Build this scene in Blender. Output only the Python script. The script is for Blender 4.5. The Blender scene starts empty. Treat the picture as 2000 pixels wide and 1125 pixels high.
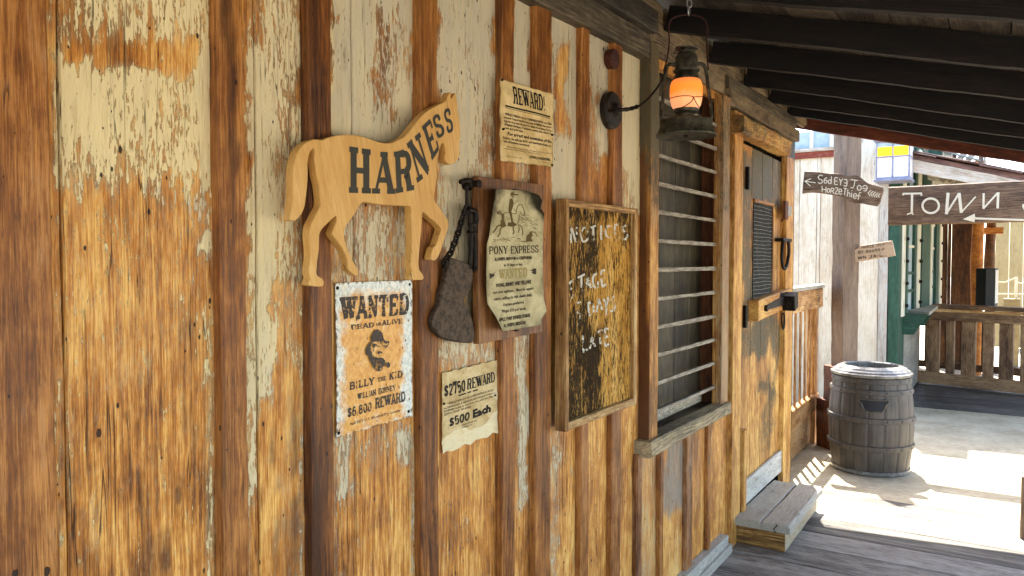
import bpy, bmesh, math, random
import numpy as np
from mathutils import Vector, Matrix
from mathutils.geometry import tessellate_polygon
random.seed(11)
rng = np.random.default_rng(11)
SC = bpy.context.scene
COL = SC.collection

# ---------------------------------------------------------------- camera
CAMX, CAMH, FPX = 1.28, 1.6, 1500.0
YAW, PITCH = math.radians(32.6), math.radians(2.0)
C0 = np.array([CAMX, 0, CAMH])
FW = np.array([-math.sin(YAW)*math.cos(PITCH), math.cos(YAW)*math.cos(PITCH), -math.sin(PITCH)])
RT = np.array([math.cos(YAW), math.sin(YAW), 0.0])
UP = np.cross(RT, FW)
cam = bpy.data.objects.new('camera', bpy.data.cameras.new('camera'))
COL.objects.link(cam)
mw = Matrix.Identity(4)
for i in range(3):
    mw[i][0], mw[i][1], mw[i][2], mw[i][3] = RT[i], UP[i], -FW[i], C0[i]
cam.matrix_world = mw
cam.data.sensor_width = 36; cam.data.lens = 36*FPX/2000
cam.data.clip_start = 0.02; cam.data.clip_end = 500
SC.camera = cam

# ---------------------------------------------------------------- light
SUND = np.array([.2, -.48, -1.0])                   # the way the sunlight travels
SUND = SUND/np.linalg.norm(SUND)
sun = bpy.data.objects.new('sun', bpy.data.lights.new('sun', 'SUN'))
COL.objects.link(sun)
sun.data.energy = 4.0; sun.data.angle = math.radians(.5); sun.data.color = (1, .95, .86)
sun.rotation_euler = Vector(SUND).to_track_quat('-Z', 'Y').to_euler()
wd = bpy.data.worlds.new('World'); SC.world = wd; wd.use_nodes = True
nt = wd.node_tree
sky = nt.nodes.new('ShaderNodeTexSky'); sky.sky_type = 'NISHITA'; sky.sun_disc = False
sky.sun_elevation = math.asin(-SUND[2]); sky.sun_rotation = math.atan2(-SUND[0], -SUND[1])
sky.dust_density = 2.0
nt.links.new(sky.outputs[0], nt.nodes['Background'].inputs[0])
nt.nodes['Background'].inputs[1].default_value = .15
SC.view_settings.view_transform = 'Standard'; SC.view_settings.look = 'None'
SC.view_settings.exposure = 2.8; SC.view_settings.gamma = 1.0
SC.view_settings.use_curve_mapping = False
SC.render.engine = 'CYCLES'
SC.cycles.max_bounces = 8; SC.cycles.diffuse_bounces = 6

# ---------------------------------------------------------------- where things of the photograph stand
def ray(x, y): return FW + RT*((x-1000)/FPX) - UP*((y-562.5)/FPX)
def W(x, y, X=0.0):            # point on a plane parallel to the plank wall
    d = ray(x, y); return C0 + d*((X-C0[0])/d[0])
def G(x, y, Z=0.0):            # point at a height
    d = ray(x, y); return C0 + d*((Z-C0[2])/d[2])
def YP(x, y, Y):               # point on a plane across the walkway
    d = ray(x, y); return C0 + d*(Y/d[1])
def PXY(V):
    v = np.asarray(V, float)-C0; z = v@FW
    z = np.where(np.abs(z) < .05, .05, z)
    return 1000+FPX*(v@RT)/z, 562.5-FPX*(v@UP)/z
def lin(h):
    r = [int(h[i:i+2], 16)/255 for i in (0, 2, 4)]
    return tuple((x/12.92 if x < .04045 else ((x+.055)/1.055)**2.4) for x in r)+(1,)

# ---------------------------------------------------------------- material helpers
class NB:
    def __init__(s, name):
        s.m = bpy.data.materials.new(name); s.m.use_nodes = True
        s.t = s.m.node_tree; s.N = s.t.nodes; s.b = s.N['Principled BSDF']; s.out = s.N['Material Output']
        s.b.inputs['Specular IOR Level'].default_value = .3
    def n(s, t, **k):
        o = s.N.new(t)
        for a, v in k.items(): setattr(o, a, v)
        return o
    def put(s, sock, v):
        if isinstance(v, bpy.types.NodeSocket): s.t.links.new(v, sock)
        elif v is not None: sock.default_value = v
    def gc(s):
        return s.n('ShaderNodeAttribute', attribute_name='gc').outputs['Vector']
    def att(s):
        a = s.n('ShaderNodeAttribute', attribute_name='att')
        p = s.n('ShaderNodeSeparateColor'); s.t.links.new(a.outputs['Color'], p.inputs[0])
        return p.outputs[0], p.outputs[1], p.outputs[2], a.outputs['Alpha']
    def mul(s, v, sc):
        o = s.n('ShaderNodeVectorMath', operation='MULTIPLY'); s.put(o.inputs[0], v); o.inputs[1].default_value = sc
        return o.outputs[0]
    def nz(s, v, sc, det=4, rough=.55, dist=0.0):
        o = s.n('ShaderNodeTexNoise'); s.put(o.inputs['Vector'], s.mul(v, sc))
        o.inputs['Scale'].default_value = 1; o.inputs['Detail'].default_value = det
        o.inputs['Roughness'].default_value = rough; o.inputs['Distortion'].default_value = dist
        return o.outputs[0]
    def vo(s, v, sc, feature='F1', rnd=1.0):
        o = s.n('ShaderNodeTexVoronoi', feature=feature); s.put(o.inputs['Vector'], s.mul(v, sc))
        o.inputs['Scale'].default_value = 1; o.inputs['Randomness'].default_value = rnd
        return o
    def ma(s, op, a, b=None, c=None, clamp=False):
        o = s.n('ShaderNodeMath', operation=op, use_clamp=clamp)
        s.put(o.inputs[0], a); s.put(o.inputs[1], b)
        if c is not None: s.put(o.inputs[2], c)
        return o.outputs[0]
    def ss(s, v, lo, hi, a=0.0, b=1.0):
        o = s.n('ShaderNodeMapRange', interpolation_type='SMOOTHSTEP')
        s.put(o.inputs[0], v); s.put(o.inputs[1], lo); s.put(o.inputs[2], hi); s.put(o.inputs[3], a); s.put(o.inputs[4], b)
        return o.outputs[0]
    def ramp(s, f, st, interp='LINEAR'):
        o = s.n('ShaderNodeValToRGB'); e = o.color_ramp; e.interpolation = interp
        while len(e.elements) < len(st): e.elements.new(.5)
        for el, (p, c) in zip(e.elements, st): el.position = p; el.color = c
        s.put(o.inputs[0], f); return o.outputs[0]
    def mix(s, f, a, b, mode='MIX'):
        o = s.n('ShaderNodeMix', data_type='RGBA', blend_type=mode)
        s.put(o.inputs[0], f); s.put(o.inputs[6], a); s.put(o.inputs[7], b)
        return o.outputs[2]
    def bump(s, h, st=.5, d=.01):
        o = s.n('ShaderNodeBump'); o.inputs['Strength'].default_value = st; o.inputs['Distance'].default_value = d
        s.put(o.inputs['Height'], h); s.t.links.new(o.outputs[0], s.b.inputs['Normal'])
    def fin(s, col, rough=.6, metal=0.0, spec=None):
        s.put(s.b.inputs['Base Color'], col); s.put(s.b.inputs['Roughness'], rough); s.put(s.b.inputs['Metallic'], metal)
        if spec is not None: s.b.inputs['Specular IOR Level'].default_value = spec
        return s.m

def wood(name, dark, mid, light, stain='3a1d0c', grey='8f8879', paint=None, paint2=None, gr=1.0, rough=.62, bmp=.6, holes=.72, g0=0.0, contrast=1.0, spec=.3, scl=1.0, knots=0.0, rings=1.0, flake=1.0):
    """weathered timber; grain runs along gc.y, attribute att = paint, stain, weathering, tone"""
    n = NB(name); g = n.gc(); p, d, w, tn = n.att()
    k = scl
    low = n.nz(g, (7*k, 1.9*k, 7*k), 4, .62)
    st = n.nz(g, (120*k*gr, 3.4*k, 120*k*gr), 6, .72)
    fi = n.nz(g, (430*k*gr, 14*k, 430*k*gr), 3, .65)
    blot = n.nz(g, (24*k, 11*k, 24*k), 6, .66)
    warp = n.nz(g, (5*k, 1.1*k, 5*k), 2, .4)
    sep = n.n('ShaderNodeSeparateXYZ'); n.put(sep.inputs[0], g)
    ph = n.ma('ADD', n.ma('MULTIPLY', sep.outputs[0], 330*k), n.ma('MULTIPLY', warp, 50))
    ring = n.ma('POWER', n.ma('MULTIPLY_ADD', n.ma('SINE', ph), .5, .5), 2.2)
    rmask = n.ss(n.nz(g, (4*k, .9*k, 4*k), 2), .42, .6)
    t = n.ma('MULTIPLY_ADD', n.ma('SUBTRACT', low, .5), 1.45*contrast, .5)
    t = n.ma('MULTIPLY_ADD', n.ma('SUBTRACT', st, .5), 1.25*contrast, t)
    t = n.ma('MULTIPLY_ADD', n.ma('SUBTRACT', fi, .5), 1.25*contrast, t)
    t = n.ma('MULTIPLY_ADD', n.ma('SUBTRACT', blot, .5), 1.0*contrast, t)
    t = n.ma('SUBTRACT', t, n.ma('MULTIPLY', n.ma('MULTIPLY', ring, rmask), .22*contrast*rings))
    t = n.ma('ADD', t, tn)
    col = n.ramp(t, [(.08, lin(dark)), (.5, lin(mid)), (.9, lin(light))])
    sc = n.ss(n.ma('ADD', n.ma('MULTIPLY', n.nz(g, (150*k, 16*k, 150*k), 4, .7), .7), n.ma('MULTIPLY', blot, .3)), .56, .66)
    col = n.mix(n.ma('MULTIPLY', sc, .24), col, lin(light))
    dk_ = n.ss(n.ma('ADD', n.ma('MULTIPLY', n.nz(g, (170*k, 22*k, 171*k), 4, .7), .7), n.ma('MULTIPLY', n.nz(g, (12*k, 5*k, 13*k), 3), .3)), .55, .64)
    col = n.mix(n.ma('MULTIPLY', dk_, .5), col, lin(dark))
    # dark stains, runs of damp, and shade painted as stain in places
    sm = n.ss(n.ma('ADD', n.ma('ADD', n.ma('MULTIPLY', n.nz(g, (26*k, 1.7*k, 26*k), 5, .6), .9), n.ma('MULTIPLY', blot, .35)), d), .72, 1.02)
    col = n.mix(n.ma('MULTIPLY', sm, .88), col, n.mix(st, lin(stain), lin(dark)))
    # silver weathering
    gm = n.ss(n.ma('ADD', n.ma('ADD', n.ma('MULTIPLY', st, .6), n.ma('MULTIPLY', blot, .5)), n.ma('ADD', w, g0)), .75, 1.15)
    gcol = n.mix(n.ss(fi, .3, .7), n.mix(.55, lin(grey), lin(dark)), lin(grey))
    col = n.mix(gm, col, gcol)
    h = n.ma('ADD', n.ma('MULTIPLY', st, .5), n.ma('MULTIPLY', fi, .35))
    rg = rough
    if paint:
        f1 = n.nz(g, (34*k, 8*k, 34*k), 6, .66, .4)
        f2 = n.nz(g, (135*k, 22*k, 135*k), 5, .65, .4)
        f3 = n.nz(g, (10*k, 4*k, 10*k), 4, .55)
        f4 = n.nz(g, (330*k, 60*k, 330*k), 3, .6)
        f = n.ma('ADD', n.ma('MULTIPLY', f1, .5), n.ma('MULTIPLY', f2, 1.2))
        f = n.ma('ADD', f, n.ma('MULTIPLY', f3, .4))
        f = n.ma('ADD', f, n.ma('MULTIPLY', f4, .75))
        f = n.ma('ADD', f, n.ma('MULTIPLY', st, .5))
        f = n.ma('SUBTRACT', f, 1.675)
        msk = n.ss(n.ma('ADD', f, n.ma('MULTIPLY_ADD', p, 1.0, -.5)), -.012, .03)
        pc = n.mix(n.ma('ADD', n.ma('MULTIPLY', n.ss(w, .01, .12), .75), n.ma('MULTIPLY', n.ma('SUBTRACT', n.nz(g, (30*k, 5*k, 30*k), 5, .6), .5), .9), clamp=True), lin(paint), lin(paint2 or paint))
        pc = n.mix(n.ma('MULTIPLY', n.ss(n.nz(g, (90*k, 7*k, 90*k), 5, .7), .52, .72), .35), pc, lin('8d6a3a'))
        film = n.ss(n.ma('ADD', n.ma('ADD', n.ma('MULTIPLY', f2, .5), n.ma('MULTIPLY', f4, .5)), n.ma('MULTIPLY', p, .8)), .62, 1.05)
        col = n.mix(n.ma('MULTIPLY', film, .42), col, pc)
        col = n.mix(n.ma('MULTIPLY', msk, .93), col, pc)
        h = n.ma('MULTIPLY_ADD', msk, .75, h)
        h = n.ma('MULTIPLY_ADD', n.ma('MULTIPLY', msk, n.nz(g, (120*k, 40*k, 120*k), 4, .6)), .55, h)
        rim = n.ma('MULTIPLY', n.ss(n.ma('ADD', f, n.ma('MULTIPLY_ADD', p, 1.0, -.5)), -.07, -.012), n.ma('SUBTRACT', 1.0, msk))
        col = n.mix(n.ma('MULTIPLY', rim, .35), col, lin(stain))
    # drying cracks
    cr = n.ma('ABSOLUTE', n.ma('SUBTRACT', n.nz(g, (38*k, .75*k, 38*k), 3, .5), .5))
    cm = n.ma('MULTIPLY', n.ss(cr, .0015, .006, 1, 0), n.ss(n.nz(g, (11*k, 2.3*k, 11*k), 2), .53, .6))
    col = n.mix(n.ma('MULTIPLY', cm, .8), col, lin('1d0f06'))
    # knots
    if knots:
        v = n.vo(g, (6.5*k, 2.1*k, 0)); q = n.n('ShaderNodeSeparateColor'); n.put(q.inputs[0], v.outputs['Color'])
        dk = n.ma('ADD', v.outputs['Distance'], n.ma('MULTIPLY', n.ma('SUBTRACT', n.nz(g, (50, 22, 50), 3), .5), .06))
        kin = n.ma('MULTIPLY', n.ss(dk, .05, .13, 1, 0), n.ma('GREATER_THAN', q.outputs[0], 1-knots))
        rg_ = n.ma('MULTIPLY_ADD', n.ma('SINE', n.ma('MULTIPLY', dk, 190)), .5, .5)
        col = n.mix(n.ma('MULTIPLY', kin, n.ma('MULTIPLY_ADD', rg_, .55, .25)), col, lin(stain))
    # nail and worm holes
    hm = None
    for sc, r, thr in (((20, 11, 0.0), .065, holes-.16), ((60, 30, 0.0), .12, holes+.08)):
        v = n.vo(g, tuple(x*k for x in sc)); q = n.n('ShaderNodeSeparateColor'); n.put(q.inputs[0], v.outputs['Color'])
        rr = n.ma('MULTIPLY', n.ma('MULTIPLY', q.outputs[1], r*1.6), n.ma('GREATER_THAN', q.outputs[0], thr))
        wob = n.ma('MULTIPLY_ADD', n.ma('SUBTRACT', n.nz(g, (210, 110, 210), 3), .5), .10, v.outputs['Distance'])
        x = n.ss(n.ma('SUBTRACT', wob, rr), -.012, .008, 1, 0)
        hm = x if hm is None else n.ma('MAXIMUM', hm, x)
    col = n.mix(n.ma('MULTIPLY', hm, .93), col, lin('160b05'))
    h = n.ma('SUBTRACT', h, n.ma('ADD', n.ma('MULTIPLY', hm, 1.6), n.ma('MULTIPLY', cm, 1.2)))
    n.bump(h, bmp, .006)
    rr = n.ma('MULTIPLY_ADD', n.ma('SUBTRACT', st, .5), .35, rg)
    return n.fin(col, rr, 0, spec)

def plain(name, a, b, sc=(30, 30, 30), rough=.6, metal=0.0, bmp=.2, speck=None, sthr=.62, det=5, spec=.3, lo=.35, hi=.65, bd=.003):
    n = NB(name); g = n.gc()
    f = n.nz(g, sc, det, .6)
    col = n.mix(n.ss(f, lo, hi), lin(a), lin(b))
    f2 = n.nz(g, tuple(x*4.3 for x in sc), 4, .65)
    if speck: col = n.mix(n.ma('MULTIPLY', n.ss(f2, sthr, sthr+.05), .8), col, lin(speck))
    n.bump(n.ma('ADD', f, n.ma('MULTIPLY', f2, .6)), bmp, bd)
    return n.fin(col, n.ma('MULTIPLY_ADD', n.ma('SUBTRACT', f2, .5), .3, rough), metal, spec)

def ink(name, col, thr=.36, sc=(260, 260, 260), col2=None):
    """print or paint worn through in specks"""
    n = NB(name); g = n.gc()
    f = n.ma('ADD', n.ma('MULTIPLY', n.nz(g, sc, 4, .65), .65), n.ma('MULTIPLY', n.nz(g, tuple(x*.2 for x in sc), 3), .35))
    c = n.mix(n.nz(g, (40, 40, 40), 3), lin(col), lin(col2 or col))
    n.fin(c, .7, 0, .2)
    tr = n.n('ShaderNodeBsdfTransparent'); mx = n.n('ShaderNodeMixShader')
    n.put(mx.inputs[0], n.ss(f, thr, thr+.05)); n.t.links.new(tr.outputs[0], mx.inputs[1]); n.t.links.new(n.b.outputs[0], mx.inputs[2])
    n.t.links.new(mx.outputs[0], n.out.inputs[0])
    return n.m

# ---------------------------------------------------------------- mesh helpers
ORG = {}
def org(o):
    return ORG.get(o.name, np.zeros(3)) if o is not None else np.zeros(3)
def nrm(v):
    v = np.asarray(v, float); return v/np.linalg.norm(v)

class MB:
    def __init__(s): s.V, s.F, s.Gc, s.A, s.n = [], [], [], [], 0
    def add(s, V, F, gc=None, A=None):
        V = np.asarray(V, float)
        s.V.append(V); s.Gc.append(V.copy() if gc is None else np.asarray(gc, float))
        if A is None: A = np.zeros((len(V), 4))
        else:
            A = np.asarray(A, float)
            if A.ndim == 1: A = np.tile(A, (len(V), 1))
        s.A.append(A); n = s.n
        s.F += [tuple(i+n for i in f) for f in F]; s.n += len(V)
    def plank(s, P, U, V, W_, wd, ln, th, seg=None, m=2, ch=.003, jit=.0012, A=(0, 0, 0, 0), att=None, seed=None, bow=0.0):
        P, U, V, W_ = (np.asarray(a, float) for a in (P, U, V, W_))
        U, V, W_ = nrm(U), nrm(V), nrm(W_)
        ch = min(ch, wd*.3, th*.3)
        seg = seg or max(2, int(ln/.08)); seg = min(seg, 200)
        sec = [(0, 0), (0, th-ch)]+[(ch+(wd-2*ch)*i/m, th) for i in range(m+1)]+[(wd, th-ch), (wd, 0)]
        sec = np.array(sec); k = len(sec)
        t = np.linspace(0, ln, seg+1)
        def wob(a):
            r = np.zeros(seg+1)
            for q in (1.3, 3.7, 9.1, 23.0): r += math.sqrt(1/q)*np.sin(t*q*2.1+rng.uniform(0, 7))
            return r*a
        L, R, T = wob(jit), wob(jit), wob(jit*.6)
        R2 = np.zeros((seg+1, k, 3))
        for j, (u, w) in enumerate(sec):
            x = u/wd
            off = L*(1-x)+R*x
            R2[:, j] = P+np.outer(u+off, U)+np.outer(t, V)+np.outer(w+(T if w > th*.5 else 0*T)+rng.normal(0, jit*.15, seg+1), W_)
        if bow: R2 += (bow*np.sin(np.pi*t/ln))[:, None, None]*W_
        sd = rng.uniform(-40, 40, 3) if seed is None else np.asarray(seed, float)
        g = np.zeros_like(R2)
        g[:, :, 0] = sec[:, 0]+sec[:, 1]*.0+sd[0]; g[:, :, 1] = t[:, None]+sd[1]; g[:, :, 2] = sec[:, 1]*.9+sd[2]
        g[:, [0, 1, -2, -1], 0] += np.array([-th, -.2*th, .2*th, th])
        F = []
        for i in range(seg):
            for j in range(k):
                a, b = i*k+j, i*k+(j+1) % k
                F.append((a, b, b+k, a+k))
        F.append(tuple(range(k))); F.append(tuple(seg*k+j for j in range(k))[::-1])
        Vv = R2.reshape(-1, 3); Av = np.tile(np.array(A, float), (len(Vv), 1))
        if att is not None: Av = Av+att(Vv)
        s.add(Vv, F, g.reshape(-1, 3), Av)
    def box(s, lo, hi, grain=2, **k):
        """axis-aligned timber between two corners, grain along axis number grain"""
        lo, hi = np.minimum(lo, hi), np.maximum(lo, hi); d = hi-lo
        E = np.eye(3); o = [a for a in range(3) if a != grain]
        u, w = (o[0], o[1]) if d[o[0]] > d[o[1]] else (o[1], o[0])
        s.plank(lo, E[u], E[grain], E[w], d[u], d[grain], d[w], **k)
    def tube(s, pts, r, seg=8, closed=False, A=(0, 0, 0, 0)):
        pts = np.asarray(pts, float); n = len(pts)
        rr = np.full(n, r) if np.isscalar(r) else np.asarray(r, float)
        tg = np.gradient(pts, axis=0) if not closed else np.roll(pts, -1, 0)-np.roll(pts, 1, 0)
        tg = tg/(np.linalg.norm(tg, axis=1)[:, None]+1e-12)
        a = np.array([0, 0, 1.]) if abs(tg[0][2]) < .8 else np.array([1., 0, 0])
        u = nrm(np.cross(tg[0], a)); V = []
        for i in range(n):
            u = nrm(u-tg[i]*(u@tg[i])); w = np.cross(tg[i], u)
            for j in range(seg):
                q = 2*math.pi*j/seg; V.append(pts[i]+rr[i]*(math.cos(q)*u+math.sin(q)*w))
        F = []
        for i in range(n if closed else n-1):
            for j in range(seg):
                b = (i+1) % n
                F.append((i*seg+j, i*seg+(j+1) % seg, b*seg+(j+1) % seg, b*seg+j))
        if not closed: F += [tuple(range(seg))[::-1], tuple((n-1)*seg+j for j in range(seg))]
        s.add(V, F, None, A)
    def lathe(s, c, prof, seg=40, ax=(0, 0, 1), closed=False, A=(0, 0, 0, 0), a0=0, a1=2*math.pi):
        ax = nrm(ax); b = np.array([0, 0, 1.]) if abs(ax[2]) < .9 else np.array([1., 0, 0])
        u = nrm(np.cross(b, ax)); w = np.cross(ax, u); c = np.asarray(c, float); V = []; g = []
        for r, h in prof:
            for j in range(seg):
                q = a0+(a1-a0)*j/seg; V.append(c+ax*h+r*(math.cos(q)*u+math.sin(q)*w)); g.append((q*max(.05, prof[0][0]), h, r))
        F = []; n = len(prof)
        for i in range(n if closed else n-1):
            for j in range(seg):
                b2 = (i+1) % n
                F.append((i*seg+j, i*seg+(j+1) % seg, b2*seg+(j+1) % seg, b2*seg+j))
        if not closed: F += [tuple(range(seg))[::-1], tuple((n-1)*seg+j for j in range(seg))]
        s.add(V, F, np.array(V), A)
    def slab(s, front, off, ch=0.0, gu=None, gv=None, seed=None, A=(0, 0, 0, 0)):
        """outline (planar, 3D) with a thickness: front face at the outline, back at outline+off"""
        P = np.asarray(front, float); off = np.asarray(off, float); n = len(P)
        nn = nrm(off); u = nrm(P[1]-P[0]); v = np.cross(nn, u)
        c2 = np.stack([(P-P[0])@u, (P-P[0])@v], 1)
        e = np.roll(c2, -1, 0)-c2
        area = .5*np.sum(c2[:, 0]*np.roll(c2[:, 1], -1)-c2[:, 1]*np.roll(c2[:, 0], -1))
        en = np.stack([-e[:, 1], e[:, 0]], 1)/(np.linalg.norm(e, axis=1)[:, None]+1e-9)
        if area < 0: en = -en
        vn = en+np.roll(en, 1, 0); vn /= (np.linalg.norm(vn, axis=1)[:, None]+1e-6)
        ins = c2+vn*ch
        f0 = P[0]+np.outer(ins[:, 0], u)+np.outer(ins[:, 1], v)
        rings = [f0, P+nn*ch, P+off] if ch else [P, P+off]
        V = np.concatenate(rings); k = len(rings)
        tris = tessellate_polygon([[Vector((x, y, 0)) for x, y in (ins if ch else c2)]])
        F = [tuple(t) for t in tris]
        tr2 = tessellate_polygon([[Vector((x, y, 0)) for x, y in c2]])
        F += [tuple((k-1)*n+i for i in t)[::-1] for t in tr2]
        for r in range(k-1):
            for i in range(n):
                j = (i+1) % n; F.append((r*n+i, r*n+j, (r+1)*n+j, (r+1)*n+i))
        gu = u if gu is None else nrm(gu); gv = v if gv is None else nrm(gv)
        sd = rng.uniform(-40, 40, 3) if seed is None else seed
        g = np.stack([V@gu, V@gv, V@nn], 1)+sd
        s.add(V, F, g, A)
    def build(s, name, mat, parent=None, smooth=False, recalc=True):
        V = np.concatenate(s.V)-org(parent)
        me = bpy.data.meshes.new(name)
        me.from_pydata(V.tolist(), [], s.F)
        a = me.attributes.new('gc', 'FLOAT_VECTOR', 'POINT'); a.data.foreach_set('vector', np.concatenate(s.Gc).ravel().astype(np.float32))
        a = me.attributes.new('att', 'FLOAT_COLOR', 'POINT'); a.data.foreach_set('color', np.concatenate(s.A).ravel().astype(np.float32))
        if recalc and len(V) < 150000:
            b = bmesh.new(); b.from_mesh(me); bmesh.ops.recalc_face_normals(b, faces=b.faces); b.to_mesh(me); b.free()
        if smooth:
            me.polygons.foreach_set('use_smooth', [True]*len(me.polygons))
            try: me.set_sharp_from_angle(angle=math.radians(38))
            except Exception: pass
        me.materials.append(mat)
        o = bpy.data.objects.new(name, me); COL.objects.link(o)
        if parent is not None: o.parent = parent; ORG[o.name] = org(parent)
        return o

def thing(name, label, cat, loc=(0, 0, 0), group=None):
    o = bpy.data.objects.new(name, None); COL.objects.link(o); o.location = loc; o.empty_display_size = .1
    ORG[o.name] = np.asarray(loc, float); o['label'] = label; o['category'] = cat
    if group: o['group'] = group
    return o
def tag(o, label, cat, group=None):
    o['label'] = label; o['category'] = cat
    if group: o['group'] = group
    return o
def struct(o): o['kind'] = 'structure'; return o

def ribbon(pts, t, cap=0.0):
    """flat strip of thickness t along a 2D path -> points, quads"""
    P = np.asarray(pts, float)
    if len(P) < 6:
        k = 24 if len(P) == 2 else 7
        P = np.concatenate([np.linspace(P[i], P[i+1], k+1)[:-1] for i in range(len(P)-1)]+[P[-1:]])
    e = np.diff(P, axis=0); e /= (np.linalg.norm(e, axis=1)[:, None]+1e-9)
    if cap: P = P.copy(); P[0] -= e[0]*cap; P[-1] += e[-1]*cap
    no = np.stack([-e[:, 1], e[:, 0]], 1); n = len(P)
    tt = np.full(n, t) if np.isscalar(t) else np.asarray(t)
    L = []
    for i in range(n):
        a = no[max(0, i-1)]; b = no[min(n-2, i)]; m = a+b; l = np.linalg.norm(m); m = m/l if l > .3 else a
        L.append(m*min(1/max(.5, (m@b)), 1.6))
    L = np.array(L)*tt[:, None]/2
    V = np.concatenate([P+L, P-L]); F = [(i, i+1, n+i+1, n+i) for i in range(n-1)]
    return V, F
def smooth_path(pts, sub=5):
    P = np.asarray(pts, float)
    if len(P) < 3: return P
    Q = np.concatenate([[2*P[0]-P[1]], P, [2*P[-1]-P[-2]]]); out = []
    for i in range(1, len(Q)-2):
        for t in np.linspace(0, 1, sub, endpoint=False):
            a, b, c, d = Q[i-1:i+3]
            out.append(.5*((2*b)+(-a+c)*t+(2*a-5*b+4*c-d)*t*t+(-a+3*b-3*c+d)*t**3))
    out.append(P[-1]); return np.array(out)
class Flat:
    """2D artwork laid on a surface by a mapping f(x, y, lift) -> 3D; each piece a hair above the last"""
    def __init__(s, f, lift=.0006): s.f, s.mb, s.k, s.l0 = f, MB(), 0, lift
    def put(s, V2, F):
        s.k += 1; l = s.l0+(s.k % 40)*.000012
        P = np.array([s.f(x, y, l) for x, y in V2])
        s.mb.add(P, F, P)
    def stroke(s, pts, t, sm=False, cap=0.0): s.put(*ribbon(smooth_path(pts) if sm else pts, t, cap))
    def poly(s, pts):
        tr = tessellate_polygon([[Vector((x, y, 0)) for x, y in pts]]); s.put(pts, [tuple(t) for t in tr])
    def build(s, name, mat, parent): return s.mb.build(name, mat, parent, recalc=False)

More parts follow.
